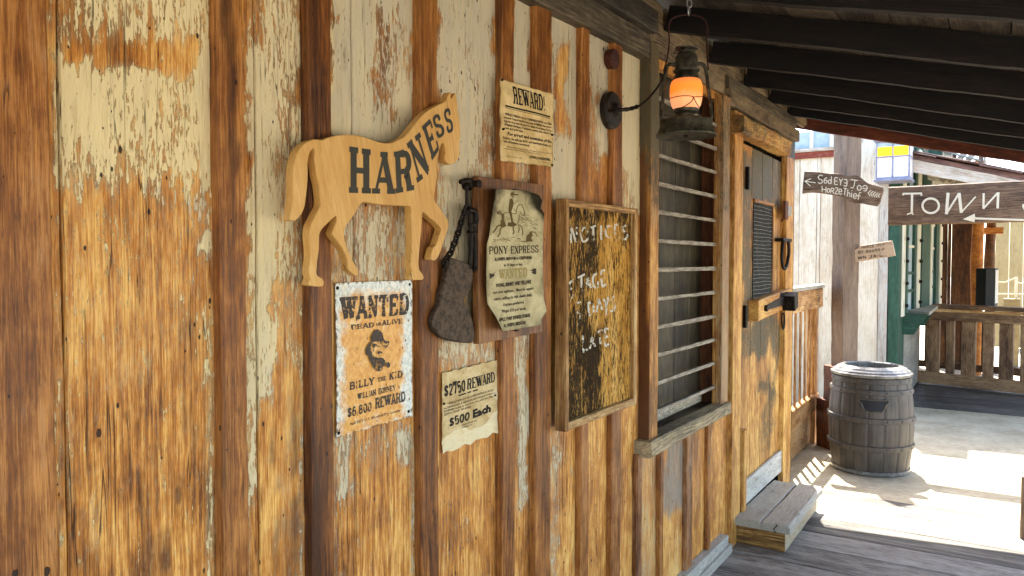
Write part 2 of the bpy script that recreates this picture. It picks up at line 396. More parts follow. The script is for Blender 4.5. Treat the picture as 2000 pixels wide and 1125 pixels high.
# ---------------------------------------------------------------- lettering
def _arc(cx, cy, rx, ry, a0, a1, n=12): return [(cx+rx*math.cos(math.radians(a0+(a1-a0)*i/n)), cy+ry*math.sin(math.radians(a0+(a1-a0)*i/n))) for i in range(n+1)]
SK = {  # skeletons in a unit box: list of (path, heavy?)   serifs: feet (x, y)
'A': ([([(.5, 1), (.1, 0)], 0), ([(.5, 1), (.9, 0)], 1), ([(.24, .3), (.76, .3)], 0)], [(.1, 0), (.9, 0), (.5, 1)]),
'B': ([([(.2, 0), (.2, 1)], 1), ([(.2, 1), (.6, 1)]+_arc(.6, .77, .24, .23, 90, -90)+[(.2, .54)], 2), ([(.2, .54), (.62, .54)]+_arc(.62, .27, .28, .27, 90, -90)+[(.2, 0)], 2)], [(.2, 0), (.2, 1)]),
'C': ([(_arc(.52, .5, .42, .5, 40, 320), 2), ([(.86, .66), (.86, .98)], 0)], []),
'D': ([([(.2, 0), (.2, 1)], 1), ([(.2, 1), (.5, 1)]+_arc(.5, .5, .4, .5, 90, -90)+[(.2, 0)], 2)], [(.2, 0), (.2, 1)]),
'E': ([([(.2, 0), (.2, 1)], 1), ([(.2, 1), (.88, 1)], 0), ([(.2, .5), (.65, .5)], 0), ([(.2, 0), (.88, 0)], 0), ([(.86, 1), (.86, .74)], 0), ([(.86, 0), (.86, .26)], 0), ([(.64, .38), (.64, .62)], 0)], [(.2, 0), (.2, 1)]),
'F': ([([(.2, 0), (.2, 1)], 1), ([(.2, 1), (.88, 1)], 0), ([(.2, .5), (.65, .5)], 0), ([(.86, 1), (.86, .74)], 0)], [(.2, 0), (.2, 1)]),
'G': ([(_arc(.52, .5, .42, .5, 45, 330), 2), ([(.86, .08), (.86, .45), (.56, .45)], 0)], []),
'H': ([([(.2, 0), (.2, 1)], 1), ([(.8, 0), (.8, 1)], 1), ([(.2, .5), (.8, .5)], 0)], [(.2, 0), (.2, 1), (.8, 0), (.8, 1)]),
'I': ([([(.5, 0), (.5, 1)], 1)], [(.5, 0), (.5, 1)]),
'J': ([([(.66, 1), (.66, .25)]+_arc(.4, .25, .26, .25, 0, -180), 1)], [(.66, 1)]),
'K': ([([(.2, 0), (.2, 1)], 1), ([(.22, .42), (.8, 1)], 0), ([(.4, .58), (.86, 0)], 1)], [(.2, 0), (.2, 1), (.82, 0), (.8, 1)]),
'L': ([([(.22, 0), (.22, 1)], 1), ([(.2, 0), (.88, 0)], 0), ([(.86, 0), (.86, .34)], 0)], [(.22, 0), (.22, 1)]),
'M': ([([(.14, 0), (.14, 1)], 0), ([(.14, 1), (.5, .2)], 1), ([(.5, .2), (.86, 1)], 0), ([(.86, 0), (.86, 1)], 1)], [(.14, 0), (.86, 0), (.14, 1), (.86, 1)]),
'N': ([([(.17, 0), (.17, 1)], 0), ([(.17, 1), (.83, 0)], 1), ([(.83, 0), (.83, 1)], 0)], [(.17, 0), (.17, 1), (.83, 1)]),
'O': ([(_arc(.5, .5, .4, .5, 90, 450, 20), 2)], []),
'P': ([([(.2, 0), (.2, 1)], 1), ([(.2, 1), (.6, 1)]+_arc(.6, .73, .28, .27, 90, -90)+[(.2, .46)], 2)], [(.2, 0), (.2, 1)]),
'R': ([([(.2, 0), (.2, 1)], 1), ([(.2, 1), (.58, 1)]+_arc(.58, .75, .26, .25, 90, -90)+[(.2, .5)], 2), ([(.55, .48), (.7, .4), (.78, 0)], 1)], [(.2, 0), (.2, 1), (.82, 0)]),
'S': ([([(.84, .72), (.78, .92), (.5, 1), (.22, .92), (.16, .74), (.27, .58), (.5, .5), (.74, .41), (.86, .25), (.78, .07), (.5, 0), (.22, .07), (.15, .28)], 2), ([(.85, .7), (.85, 1)], 0), ([(.15, .3), (.15, 0)], 0)], []),
'T': ([([(.5, 0), (.5, 1)], 1), ([(.08, 1), (.92, 1)], 0), ([(.1, 1), (.1, .7)], 0), ([(.9, 1), (.9, .7)], 0)], [(.5, 0)]),
'U': ([([(.2, 1), (.2, .3)]+_arc(.5, .3, .3, .3, 180, 360)+[(.8, 1)], 2)], [(.2, 1), (.8, 1)]),
'V': ([([(.1, 1), (.5, 0)], 1), ([(.5, 0), (.9, 1)], 0)], [(.1, 1), (.9, 1)]),
'W': ([([(.06, 1), (.3, 0)], 1), ([(.3, 0), (.5, .9)], 0), ([(.5, .9), (.72, 0)], 1), ([(.72, 0), (.94, 1)], 0)], [(.06, 1), (.5, 1), (.94, 1)]),
'X': ([([(.12, 1), (.88, 0)], 1), ([(.12, 0), (.88, 1)], 0)], [(.12, 0), (.88, 0), (.12, 1), (.88, 1)]),
'Y': ([([(.1, 1), (.5, .45)], 1), ([(.9, 1), (.5, .45)], 0), ([(.5, .5), (.5, 0)], 1)], [(.1, 1), (.9, 1), (.5, 0)]),
'Z': ([([(.12, 1), (.86, 1), (.12, 0), (.88, 0)], 0)], []),
'0': ([(_arc(.5, .5, .34, .5, 90, 450, 20), 2)], []),
'2': ([([(.18, .72), (.24, .93), (.5, 1), (.76, .92), (.82, .72), (.68, .5), (.18, 0)], 2), ([(.18, 0), (.86, 0)], 0)], []),
'5': ([([(.8, 1), (.25, 1), (.22, .55), (.5, .64), (.78, .52), (.84, .3), (.74, .07), (.48, 0), (.2, .1)], 2)], []),
'6': ([([(.78, .86), (.55, 1), (.28, .85), (.17, .45), (.25, .1), (.5, 0), (.76, .1), (.83, .32), (.7, .55), (.48, .58), (.22, .42)], 2)], []),
'7': ([([(.16, .76), (.16, 1), (.86, 1), (.45, 0)], 1)], []),
'8': ([(_arc(.5, .77, .27, .23, 90, 450, 14), 2), (_arc(.5, .27, .33, .27, 90, 450, 14), 2)], []),
'$': ([([(.8, .72), (.74, .88), (.5, .94), (.26, .88), (.2, .72), (.3, .58), (.5, .5), (.72, .42), (.82, .26), (.74, .1), (.5, .05), (.26, .1), (.18, .28)], 2), ([(.5, -.08), (.5, 1.08)], 0)], []),
'!': ([([(.5, 1), (.5, .3)], 1), ([(.5, .12), (.5, -.02)], 1)], []),
'.': ([([(.5, .1), (.5, -.02)], 1)], []), ',': ([([(.5, .1), (.4, -.16)], 1)], []), '&': ([([(.9, 0), (.3, .8), (.5, 1), (.65, .8), (.2, .3), (.4, 0), (.85, .4)], 0)], []),
}
NARROW = {'I': .55, '.': .4, ',': .4, '!': .5, 'M': 1.25, 'W': 1.35, '1': .6}
def glyph(fl, ch, f, heavy=.2, thin=.1, serif=.2, sh=.09, sm=False):
    """f maps the unit box of one letter to the artwork plane"""
    if ch not in SK: return
    paths, feet = SK[ch]
    for p, k in paths:
        P = np.array(p, float); P[:, 1] = P[:, 1]*(1-thin)+thin/2
        P = smooth_path(P, 4) if (len(p) > 6 and len(p) < 14) else P
        if k == 2:
            e = np.gradient(P, axis=0); e /= np.linalg.norm(e, axis=1)[:, None]+1e-9
            t = thin+(heavy-thin)*np.abs(e[:, 1])**1.2
        else: t = heavy if k == 1 else thin
        V, F = ribbon(P, t); fl.put([f(x, y) for x, y in V], F)
    if serif:
        for x, y in feet:
            a, b = x-heavy/2-serif*.45, x+heavy/2+serif*.45; y0 = 0 if y < .5 else 1-sh
            fl.put([f(*q) for q in ((a, y0), (b, y0), (b, y0+sh), (a, y0+sh))], [(0, 1, 2, 3)])
def text(fl, s, x0, x1, y0, y1, lean=0.0, **k):
    """a line of slab lettering between x0..x1 (fitted), baseline y0, top y1, artwork units"""
    ws = [NARROW.get(c, 1.0) if c != ' ' else .5 for c in s]; gap = .1
    tot = sum(ws)+gap*(len(s)-1); u = (x1-x0)/tot; x = x0
    for c, w in zip(s, ws):
        ww = w*u
        glyph(fl, c, lambda a, b, x=x, ww=ww: (x+a*ww, y0+(y1-y0)*b+lean*(x+a*ww-x0)), **k)
        x += ww+gap*u
_FC = {}
def small(fl, s, x0, x1, y0, y1, bold=.02):
    """a line of small print: built-in face, fitted to the box"""
    if (s, bold) not in _FC:
        cu = bpy.data.curves.new('line', 'FONT'); cu.body = s; cu.offset = bold; cu.resolution_u = 1
        o = bpy.data.objects.new('line', cu); me = bpy.data.meshes.new_from_object(o)
        V = np.array([v.co[:2] for v in me.vertices]); F = [tuple(p.vertices) for p in me.polygons]
        bpy.data.objects.remove(o); bpy.data.curves.remove(cu); bpy.data.meshes.remove(me)
        _FC[(s, bold)] = (V, F)
    V, F = _FC[(s, bold)]
    if not len(V): return
    a, b = V[:, 0].min(), V[:, 0].max()
    fl.put([(x0+(x-a)/(b-a)*(x1-x0), y0+y/.7*(y1-y0)) for x, y in V], F)

# ================================================================ timber
M_wall = wood('peeling_wall_timber', '653710', 'bd782a', 'efbd68', stain='3d210e', paint='e8d5a0', paint2='c0b79f', bmp=.8, holes=.66, rough=.52, knots=.3, contrast=1.0, rings=.7)
M_batt = wood('batten_timber', '45240d', '86501f', 'bd8140', stain='2a140a', paint='c9c0a2', bmp=.7, holes=.72, rough=.45, knots=.15, contrast=.9)
M_beam = wood('old_beam_timber', '1d1710', '4f4433', '786a50', stain='1c1611', grey='8a8374', bmp=.9, holes=.7, contrast=.9)
M_plate = wood('plate_timber', '3c2d1e', '78654a', '9c8765', stain='2a1f15', bmp=.8, holes=.75)
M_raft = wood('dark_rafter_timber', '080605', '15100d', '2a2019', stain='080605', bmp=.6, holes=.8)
M_fasc = wood('red_fascia_timber', '2a120a', '5c2a16', '7d4226', stain='1a0c08', bmp=.5, holes=.85)
M_roofb = wood('roof_board_timber', '332c23', '6a5e4e', '877a66', stain='241c15', bmp=.6, holes=.8)
M_gold = wood('golden_door_timber', '5f3814', 'b67c38', 'e6b968', stain='4a2a12', grey='9c917a', paint='56503a', paint2='45412f', bmp=.6, holes=.72, rough=.55)
M_grey = wood('silvered_timber', '574c3f', '9c8e77', 'c6b89c', stain='33291f', grey='b3ac9c', paint='c9c4b6', g0=.35, bmp=.7, holes=.75)
M_sill = wood('sill_timber', '4d4030', '92805f', 'c2ac80', stain='2a2018', grey='8f8a80', paint='d8d0ba', g0=.12, bmp=.8, holes=.75)
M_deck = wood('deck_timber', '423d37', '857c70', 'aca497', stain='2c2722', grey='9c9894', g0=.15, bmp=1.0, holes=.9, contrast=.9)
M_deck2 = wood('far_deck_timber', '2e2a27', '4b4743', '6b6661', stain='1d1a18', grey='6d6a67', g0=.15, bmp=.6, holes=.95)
M_rail = wood('railing_timber', '5c3a1c', 'ad7c46', 'd9b27c', stain='3a2010', grey='a79a84', bmp=.5, holes=.8)
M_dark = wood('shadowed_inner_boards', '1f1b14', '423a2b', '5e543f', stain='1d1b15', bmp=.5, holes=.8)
M_jamb = wood('red_jamb_timber', '2a1409', '5f3318', '84502a', stain='1a0c06', bmp=.5, holes=.8)
M_board = wood('chalk_board_paint', '8a5a22', 'c4903f', 'e0b368', stain='4a2d12', paint='131211', paint2='1f1e1c', bmp=.45, holes=.93, rough=.85, spec=.06)
M_black = plain('black_iron', '16120f', '2b241e', (60, 60, 60), .55, .6, .4, '4a2c18', .64)
M_void = plain('dark_void', '060505', '0b0908', (20, 20, 20), .9)

def attpx(entries, base=(0, 0, 0, 0)):
    """paint (0), stain (1), weathering (2) and tone (3) laid out on the wall in ragged patches: x0, y0, x1, y1, channel, value, softness"""
    def f(V):
        x, y = PXY(V); A = np.tile(np.array(base, float), (len(V), 1))
        n1 = np.sin(x*.071+y*.023+1)+np.sin(x*.037-y*.041)+np.sin(x*.19+y*.05+2)*.6+np.sin(y*.11+x*.03)*.6
        n2 = np.sin(x*.083-y*.031+4)+np.sin(x*.213+y*.02+1)*.9+np.sin(x*.43+y*.013)*.7+np.sin(y*.09)*.4
        for x0, y0, x1, y1, ch, v, s in entries:
            r = lambda q: np.clip(q, 0, 1)**2*(3-2*np.clip(q, 0, 1))
            k = min(s, 40)*.33 if s > 7 else 0
            xx, yy_ = x+n1*k, y+n2*k*2.0
            w = r((xx-x0)/s+.5)*r((x1-xx)/s+.5)*r((yy_-y0)/(s*2.4)+.5)*r((y1-yy_)/(s*2.4)+.5)
            A[:, ch] = A[:, ch]*(1-w)+v*w
        return A
    return f

WALLP = [
 # wide board on the left
 (100, -250, 415, 1400, 2, .0, 2),
 (110, -80, 415, 95, 0, .46, 60), (300, -80, 415, 130, 0, .6, 50), (180, -80, 300, 60, 0, .6, 40),
 (118, 122, 392, 358, 0, .76, 10), (230, 160, 388, 340, 0, .56, 60), (118, 290, 385, 345, 0, .58, 30), (112, 84, 398, 126, 0, .2, 10), (300, 104, 398, 146, 0, .24, 10),
 (386, 90, 415, 560, 0, .86, 8), (386, 90, 415, 560, 2, .04, 8), (104, 90, 122, 372, 0, .62, 8),
 (122, 350, 330, 376, 0, .72, 10), (122, 352, 330, 376, 2, .10, 10),
 (318, 378, 402, 456, 0, .84, 14), (318, 378, 402, 456, 2, .13, 14), (335, 450, 402, 560, 0, .56, 30), (335, 450, 402, 560, 2, .12, 30),
 (128, 420, 160, 520, 0, .47, 16), (205, 560, 250, 700, 0, .5, 26), (240, 380, 300, 440, 0, .4, 30), (130, 545, 140, 1000, 0, .45, 6),
 (400, 560, 415, 760, 0, .62, 10), (268, 560, 310, 680, 0, .36, 20), (225, 700, 300, 740, 0, .44, 16),
 (165, 900, 200, 1160, 1, .2, 40), (262, 840, 315, 1200, 1, .22, 44), (310, 840, 345, 950, 1, .14, 34), (262, 560, 300, 640, 1, .16, 24),
 (330, 580, 385, 900, 1, .14, 40), (190, 960, 250, 1200, 3, .16, 40), (160, 640, 300, 860, 3, .12, 80), (176, 960, 192, 1080, 0, .42, 6),
 (120, 360, 415, 900, 3, .05, 60), (150, 420, 330, 720, 0, .36, 50),
 (404, 600, 416, 1300, 0, .52, 5), (104, 380, 124, 1300, 0, .34, 6), (122, 360, 415, 700, 0, .30, 40),
 # second board
 (478, -250, 592, 1400, 2, .06, 2),
 (486, -60, 540, 540, 0, .78, 14), (478, -60, 520, 100, 0, .36, 14), (520, -60, 590, 150, 0, .60, 24), (535, 120, 592, 560, 0, .55, 20),
 (486, 540, 535, 780, 0, .70, 14), (486, 780, 502, 950, 0, .62, 8), (540, 560, 592, 720, 0, .42, 20), (530, 740, 592, 1200, 1, .2, 40), (530, 740, 592, 1200, 2, .25, 30),
 (478, 560, 486, 1300, 0, .5, 4), (586, 300, 593, 1300, 0, .5, 4),
 # third board
 (648, -250, 810, 1400, 2, .11, 2),
 (648, -60, 812, 300, 0, .80, 20), (722, 30, 775, 235, 0, .40, 22), (760, 0, 800, 160, 0, .56, 20), (648, 0, 690, 130, 0, .70, 20),
 (648, 385, 812, 560, 0, .52, 24), (700, 440, 745, 540, 0, .64, 20), (655, 845, 690, 965, 0, .56, 12), (770, 830, 810, 905, 0, .62, 12), (700, 850, 760, 900, 0, .4, 20),
 (690, 900, 812, 1300, 3, .12, 50),
 (648, 850, 656, 1300, 0, .45, 4), (802, 860, 811, 1300, 0, .5, 4),
 # fourth board and on
 (853, -250, 970, 1400, 2, .12, 2),
 (853, -80, 970, 345, 0, .74, 20), (900, -60, 968, 60, 0, .70, 20), (925, 215, 968, 330, 0, .46, 16), (853, 345, 970, 560, 0, .62, 24), (853, 560, 970, 720, 0, .56, 24), (880, 700, 935, 735, 0, .5, 12),
 (1001, -80, 1036, 190, 0, .80, 8), (1001, -80, 1036, 1200, 2, .12, 3), (1010, 640, 1032, 1000, 0, .60, 8), (1001, 300, 1036, 700, 0, .5, 10),
 (1073, -80, 1132, 1200, 2, .13, 2), (1073, 20, 1132, 400, 0, .80, 8), (1084, 75, 1112, 260, 0, .28, 12), (1072, 780, 1092, 1150, 0, .44, 8),
 (1150, 40, 1192, 500, 2, .12, 2), (1150, 60, 1192, 300, 0, .72, 8), (1150, 190, 1172, 330, 0, .42, 10),
 (1211, 60, 1250, 420, 2, .08, 2), (1211, 80, 1250, 420, 0, .86, 6), (1212, 330, 1232, 420, 0, .5, 8),
 (1073, 700, 1250, 1200, 3, .12, 20),
 # silvered boards under the window
 (1240, 800, 1290, 1200, 2, .34, 10), (1296, 800, 1340, 1010, 2, .52, 8), (1296, 1010, 1340, 1200, 2, .26, 14), (1350, 860, 1372, 1000, 2, .26, 10), (1240, 820, 1340, 1150, 3, .1, 20),
]
f_wall = attpx(WALLP, (.22, 0, 0, -.02))

# ================================================================ the building
bld = thing('plank_building', 'old timber building on the left with flaking cream paint and a porch roof', 'building', (0, 3, 0))
EX, EY, EZ = np.eye(3)
yy = lambda x, X=0.0: W(x, 500, X)[1]
mb = MB()
def wboard(xa, xb, z0, z1, m=8, dx=0.0):
    a, b = yy(xa)+.001, yy(xb)-.001
    mb.plank((-.025+dx, a, z0), EY, EZ, EX, b-a, z1-z0, .025, seg=int((z1-z0)/.02), m=m, ch=.0025, jit=.0013, att=f_wall)
mb.plank((-.025, -1.6, -.02), EY, EZ, EX, .9, 2.71, .025, m=2, att=f_wall)
mb.plank((-.025, -.69, -.02), EY, EZ, EX, .78, 2.71, .025, m=2, att=f_wall)
wboard(40, 122, -.02, 2.69, 6)
wboard(122.6, 418, -.02, 2.69, 30)
for a, b, m in ((418.6, 500, 8), (500.5, 592, 12), (592.5, 690, 12), (690.3, 812, 16), (812.5, 975, 20), (975.5, 1040, 8), (1040.5, 1135, 12), (1135.5, 1195, 8), (1195.5, 1250, 8)):
    wboard(a, b, -.02, 2.69, m)
for a, b in ((1250.5, 1290), (1290.5, 1343), (1343.5, 1384), (1384.5, 1428)):
    wboard(a, b, -.02, .80, 6)
for a, b in ((1250.5, 1340), (1340.5, 1428), (1428.5, 1500), (1500.5, 1545)):
    wboard(a, b, 2.44, 2.69, 4)
wall = mb.build('plank_wall', M_wall, bld)

# battens: left edge at the wall, right edge on its own front, thickness, tone, stain, front patches
def batten(xa, xb, z0=-.02, z1=2.69, th=.026, tone=0.0, ent=(), base=(.02, 0, 0, 0), mat=None, m=4):
    q = MB(); a, b = yy(xa), yy(xb, th)
    q.plank((0.0005, a, z0), EY, EZ, EX, b-a, z1-z0, th, seg=int((z1-z0)/.03), m=m, ch=.004, jit=.0016,
            att=attpx(ent, (base[0], base[1], base[2], tone)))
    return q.build('batten', mat or M_batt, bld)
batten(-160, 104, th=.022, tone=.10, m=10, base=(.02, .0, .2, 0), ent=[(60, -200, 110, 1300, 3, .26, 14), (-40, 560, 70, 1300, 3, -.02, 60), (0, 300, 60, 560, 2, .18, 40), (-50, -200, 40, 300, 3, .1, 30)])
batten(413, 480, tone=.02, ent=[(428, -200, 462, 640, 1, .2, 16), (466, -200, 480, 700, 3, .22, 8), (413, -200, 426, 1300, 3, .1, 6), (420, 560, 465, 1300, 1, .12, 12)])
batten(590, 650, tone=-.10, ent=[(590, -200, 655, 260, 1, .22, 10), (590, 800, 655, 1300, 1, .24, 20)])
batten(807, 856, tone=.04, ent=[(800, -100, 860, 200, 1, .18, 10), (800, 850, 860, 1300, 1, .10, 20)])
batten(967, 1005, tone=.08, ent=[(967, -100, 985, 160, 1, .2, 6)])
batten(1034, 1077, tone=.06, ent=[(1030, 650, 1080, 1300, 1, .16, 10)])
batten(1124, 1151, tone=.1, th=.024, ent=[(1120, 780, 1150, 1300, 2, .2, 6)])
batten(1186, 1215, tone=.1, th=.024, ent=[(1180, 780, 1220, 1300, 2, .2, 6)])
batten(1238, 1258, z1=.80, tone=-.05, th=.022, base=(.02, .05, .25, 0))
batten(1284, 1299, z1=.80, tone=.02, th=.022, base=(.02, 0, .2, 0))
batten(1336, 1356, z1=.80, tone=-.02, th=.022, base=(.02, 0, .3, 0))
batten(1379, 1393, z1=.80, tone=.05, th=.022, base=(.02, 0, .1, 0))

# round wooden plug near the top of the wall
q = MB(); q.lathe(W(1187, 117, .0), [(.0001, 0), (.036, 0), (.038, .028), (.034, .033), (.0001, .033)], 32, ax=(1, 0, 0))
q.build('round_plug', M_fasc, bld)

# stacked header boards over the wall, the wall plate, the stacked lintel over the door
def run(pa, pb, ext, X0, th, hgt, mat, name, A=(0, 0, 0, 0), up=True):
    """board along the wall from its lower edge pa..pb (points), front at X0+th"""
    pa, pb = np.array(pa, float), np.array(pb, float); v = nrm(pb-pa); pa = pa-v*ext
    q = MB(); q.plank((X0, pa[1], pa[2]), np.cross(v, EX)*-1 if np.cross(v, EX)[2] < 0 else np.cross(v, EX), v, EX, hgt, np.linalg.norm(pb-pa), th, seg=60, m=3, ch=.006, jit=.003, A=A)
    return q.build(name, mat, bld)
hA, hB = W(1050, 19.4), W(1248, 116)
run(hA, hB, 3.6, .0, .05, .098, M_beam, 'header_board')
run(hA+EZ*.101, hB+EZ*.101+EY*.012, 3.6, .0, .078, .09, M_beam, 'header_board', (0, .12, 0, -.12))
run((0, 3.0, 2.474), (0, 4.24, 2.486), 0, .001, .022, .15, M_plate, 'wall_plate')
run((0, 4.06, 2.428), (0, 5.70, 2.443), 0, .0, .05, .085, M_plate, 'lintel_board', (0, 0, .12, -.05))
run((0, 4.06, 2.516), (0, 5.63, 2.526), 0, .0, .044, .072, M_beam, 'lintel_board', (0, 0, 0, .0))
run((0, 4.06, 2.59), (0, 6.05, 2.60), 0, -.01, .02, .10, M_plate, 'wall_plate')

# window: recess, casings, jamb, bars, sill
win = MB()
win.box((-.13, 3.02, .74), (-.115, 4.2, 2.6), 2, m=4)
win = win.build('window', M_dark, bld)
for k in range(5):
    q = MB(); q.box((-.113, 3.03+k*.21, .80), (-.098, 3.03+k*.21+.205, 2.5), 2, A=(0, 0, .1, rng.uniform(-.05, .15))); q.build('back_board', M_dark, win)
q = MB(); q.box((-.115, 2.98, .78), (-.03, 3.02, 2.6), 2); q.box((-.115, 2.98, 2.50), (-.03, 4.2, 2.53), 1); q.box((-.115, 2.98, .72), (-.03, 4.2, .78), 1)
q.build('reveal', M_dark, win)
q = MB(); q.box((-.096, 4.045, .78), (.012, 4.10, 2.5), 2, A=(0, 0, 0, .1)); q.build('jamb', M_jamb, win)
q = MB(); q.plank((.0, 2.984, .80), EY, EZ, EX, .092, 1.70, .05, m=3, att=attpx([(1240, 60, 1295, 300, 0, .66, 12), (1264, 300, 1295, 430, 0, .5, 10), (1240, 100, 1268, 900, 1, .55, 4), (1240, 100, 1268, 900, 3, -.3, 4), (1264, 330, 1295, 470, 2, .3, 10)], (.1, 0, 0, -.04)))  # near side face: its shade is painted in as dark stain and tone
q.build('casing', M_gold, win)
q = MB(); q.plank((.0, 3.955, .80), EY, EZ, EX, .112, 1.66, .05, m=3, att=attpx([(1400, 180, 1430, 420, 0, .46, 8), (1400, 180, 1430, 800, 2, .42, 10)], (.1, 0, .2, -.05)))
q.build('casing', M_gold, win)
q = MB(); q.plank((.0, 2.945, .790), EZ, EY, EX, .066, 1.09, .078, seg=40, m=3, ch=.008, jit=.003, A=(.2, 0, .05, .08)); q.build('sill', M_sill, win)
q = MB(); q.plank((-.075, 3.03, .857), EZ, EY, EX, .04, .92, .02, A=(.45, 0, .2, .1)); q.build('sash_rail', M_sill, win)
q = MB(); q.plank((-.097, 3.03, .80), EX, EY, EZ, .09, 1.01, .035, A=(0, .1, .2, -.1)); q.build('inner_sill', M_sill, win)
M_bar = plain('worn_bar_iron', '6d6253', 'a39a88', (80, 12, 80), .6, .0, .6, '3a2e22', .58)
for z in (2.305, 2.182, 2.06, 1.935, 1.812, 1.687, 1.562, 1.436, 1.311, 1.188, 1.065, .94):
    q = MB(); q.plank((.004, 3.06, z-.009), EZ, EY, EX, .018, .91, .012, seg=20, jit=.0014, ch=.002); q.build('bar', M_bar, win)

# door and its frame
q = MB(); q.plank((.0, yy(1424, .0)-.012, .0), EY, EZ, EX, yy(1450, .032)-yy(1424)+.012, 2.425, .032, m=5, att=attpx([(1420, 900, 1455, 1100, 1, .1, 20), (1430, 190, 1455, 600, 3, .1, 20)], (.05, 0, 0, .08)))
q.build('door_post', M_gold, bld)
q = MB(); q.plank((.001, 4.40, .13), EY, EZ, EX, .05, .5, .048, m=3, A=(.05, .02, 0, .02)); q.build('door_trim', M_gold, bld)
q = MB(); q.plank((.0, 5.40, .0), EY, EZ, EX, yy(1549, .035)-5.40, 2.31, .035, m=5, A=(.05, 0, 0, .12)); q.build('door_post', M_gold, bld)
q = MB(); q.plank((.0, 4.19, 2.297), EZ, EY, EX, .095, 1.10, .085, seg=40, m=4, ch=.008, jit=.004, att=attpx([(1440, 215, 1560, 262, 0, .5, 10), (1440, 215, 1460, 300, 1, .2, 8)], (.34, 0, 0, .1)))
q.build('door_header', M_gold, bld)
q = MB(); q.box((-.40, 4.2, .0), (-.38, 5.5, 2.6), 2); q.box((-.38, 4.3, 2.24), (-.03, 5.5, 2.27), 1); q.build('door_recess', M_void, bld)
DOORP = [(1466, 280, 1525, 398, 0, .74, 10), (1466, 330, 1490, 398, 0, .66, 14), (1446, 300, 1469, 600, 0, .58, 8), (1446, 600, 1470, 700, 0, .52, 10),
         (1470, 590, 1520, 780, 0, .62, 24), (1450, 590, 1525, 800, 2, .22, 30), (1505, 310, 1530, 400, 0, .60, 8), (1506, 400, 1530, 580, 0, .30, 8), (1470, 690, 1510, 730, 0, .16, 14),
         (1484, 760, 1515, 880, 0, .5, 14), (1450, 700, 1530, 960, 3, .10, 30), (1466, 280, 1525, 398, 2, .2, 10)]
f_door = attpx(DOORP, (.1, 0, 0, .04))
q = MB()
for a, b in ((1449.5, 1467), (1467.3, 1487), (1487.3, 1506.5), (1506.8, 1518), (1518.3, 1526.5)):
    A0, B0 = yy(a), yy(b)
    q.plank((-.03, A0+.001, .16), EY, EZ, EX, B0-A0-.002, 2.12-.012*(a-1449)/77, .03, seg=90, m=6, ch=.003, att=f_door)
door = q.build('door', M_gold, bld)
gq = MB(); gq.box((.0005, 4.70, 1.363), (.003, 5.148, 1.955), 2); gq.build('dark_backing', M_void, door)  # black panel on the door face, painted as the darkness behind the grille
gq = MB()
for k in range(25):
    z = 1.378+k*.0232
    gq.tube([(.006+.003*math.sin(k*2.1), 4.70+.448*t, z+.004*math.sin(t*7+k)*t) for t in np.linspace(0, 1, 9)], .0016, 5)
for k in range(16):
    y = 4.715+k*.028; gq.tube([(.0045, y, 1.363), (.0045, y, 1.955)], .0007, 4)
M_wire = plain('grey_wire', '6a6a66', '98988f', (90, 90, 90), .5, .3)
gq.build('grille', M_wire, door)
gq = MB(); gq.plank((.0, 4.70, 1.955), EZ, EY, EX, .022, .45, .014, A=(.1, .2, 0, -.1)); gq.plank((.0, 5.135, 1.365), EY, EZ, EX, .016, .59, .012, A=(.1, .3, 0, -.1))
gq.build('grille_frame', M_gold, door)
for y0, y1, z0 in ((4.46, 4.50, 2.02), (4.44, 4.48, 1.21), (4.43, 4.47, .42)):
    h = MB(); h.plank((.001, y0+.07, z0), EY, EZ, EX, .05, .13, .014, seg=4, ch=.003); h.tube([(.016, y0+.07, z0), (.016, y0+.07, z0+.13)], .008, 10)
    h.build('hinge', M_black, door)
q = MB(); q.plank((.006, 4.45, .157), EZ, EY, EX, .145, .95, .016, seg=24, m=4, A=(.62, 0, .35, .1)); q.build('door_sill', M_grey, bld)
# latch: wooden block, tapered iron strap and its square weight
q = MB(); a, b = W(1481, 628, .06), W(1541, 601, .06)
q.plank((.002, a[1], a[2]), EZ, nrm((b-a)*np.array([0, 1, 1])), EX, .125, b[1]-a[1]+.10, .058, m=3, ch=.006, A=(.1, 0, 0, .12))
lat = q.build('latch_block', M_gold, bld)
q = MB(); pa, pb = W(1497, 602, .07), W(1537, 586, .075)
d_ = nrm(pb-pa); nn = nrm(np.cross(EX, d_))
q.slab([pa-nn*.014, pb-nn*.03, pb+nn*.03, pa+nn*.014], (-.012, 0, 0), .002); q.lathe(pa-EX*.012, [(.0001, 0), (.02, 0), (.02, .02), (.0001, .024)], 16, ax=EX)
q.build('iron_strap', M_black, lat)
q = MB(); pc = W(1545, 590, .10); q.plank(pc-np.array([.04, .06, .055]), (0, .95, .25), (0, -.25, .95), EX, .10, .10, .08, seg=3, ch=.006); q.build('iron_weight', M_black, lat)
q = MB(); pc = W(1524, 577, .05); q.box(pc-np.array([.045, .05, .02]), pc+np.array([.01, .05, .02]), 1); q.build('keeper', M_black, lat)
# horseshoe pull, small ring pull
zz = lambda P: [(1500+x/4.33, 380+y/4.33) for x, y in P]
q = MB(); pth = [W(x, y, .055) for x, y in smooth_path(zz([(130, 390), (121, 450), (117, 530), (124, 600), (138, 628), (152, 612), (166, 560), (176, 480), (172, 392)]), 5)]
q.tube(pth, .011, 8); u_, v_ = W(1529, 469, .055), W(1545, 469, .055); q.box(u_-np.array([.05, 0, .008]), v_+np.array([.006, 0, .008]), 1)
q.build('door_pull', M_black, bld, True)
q = MB(); pth = [W(x, y, .045) for x, y in smooth_path(zz([(122, 1000), (116, 1050), (121, 1110), (129, 1140), (137, 1110), (139, 1050), (136, 1000)]), 4)]; q.tube(pth, .006, 8); q.build('ring_pull', M_black, bld, True)

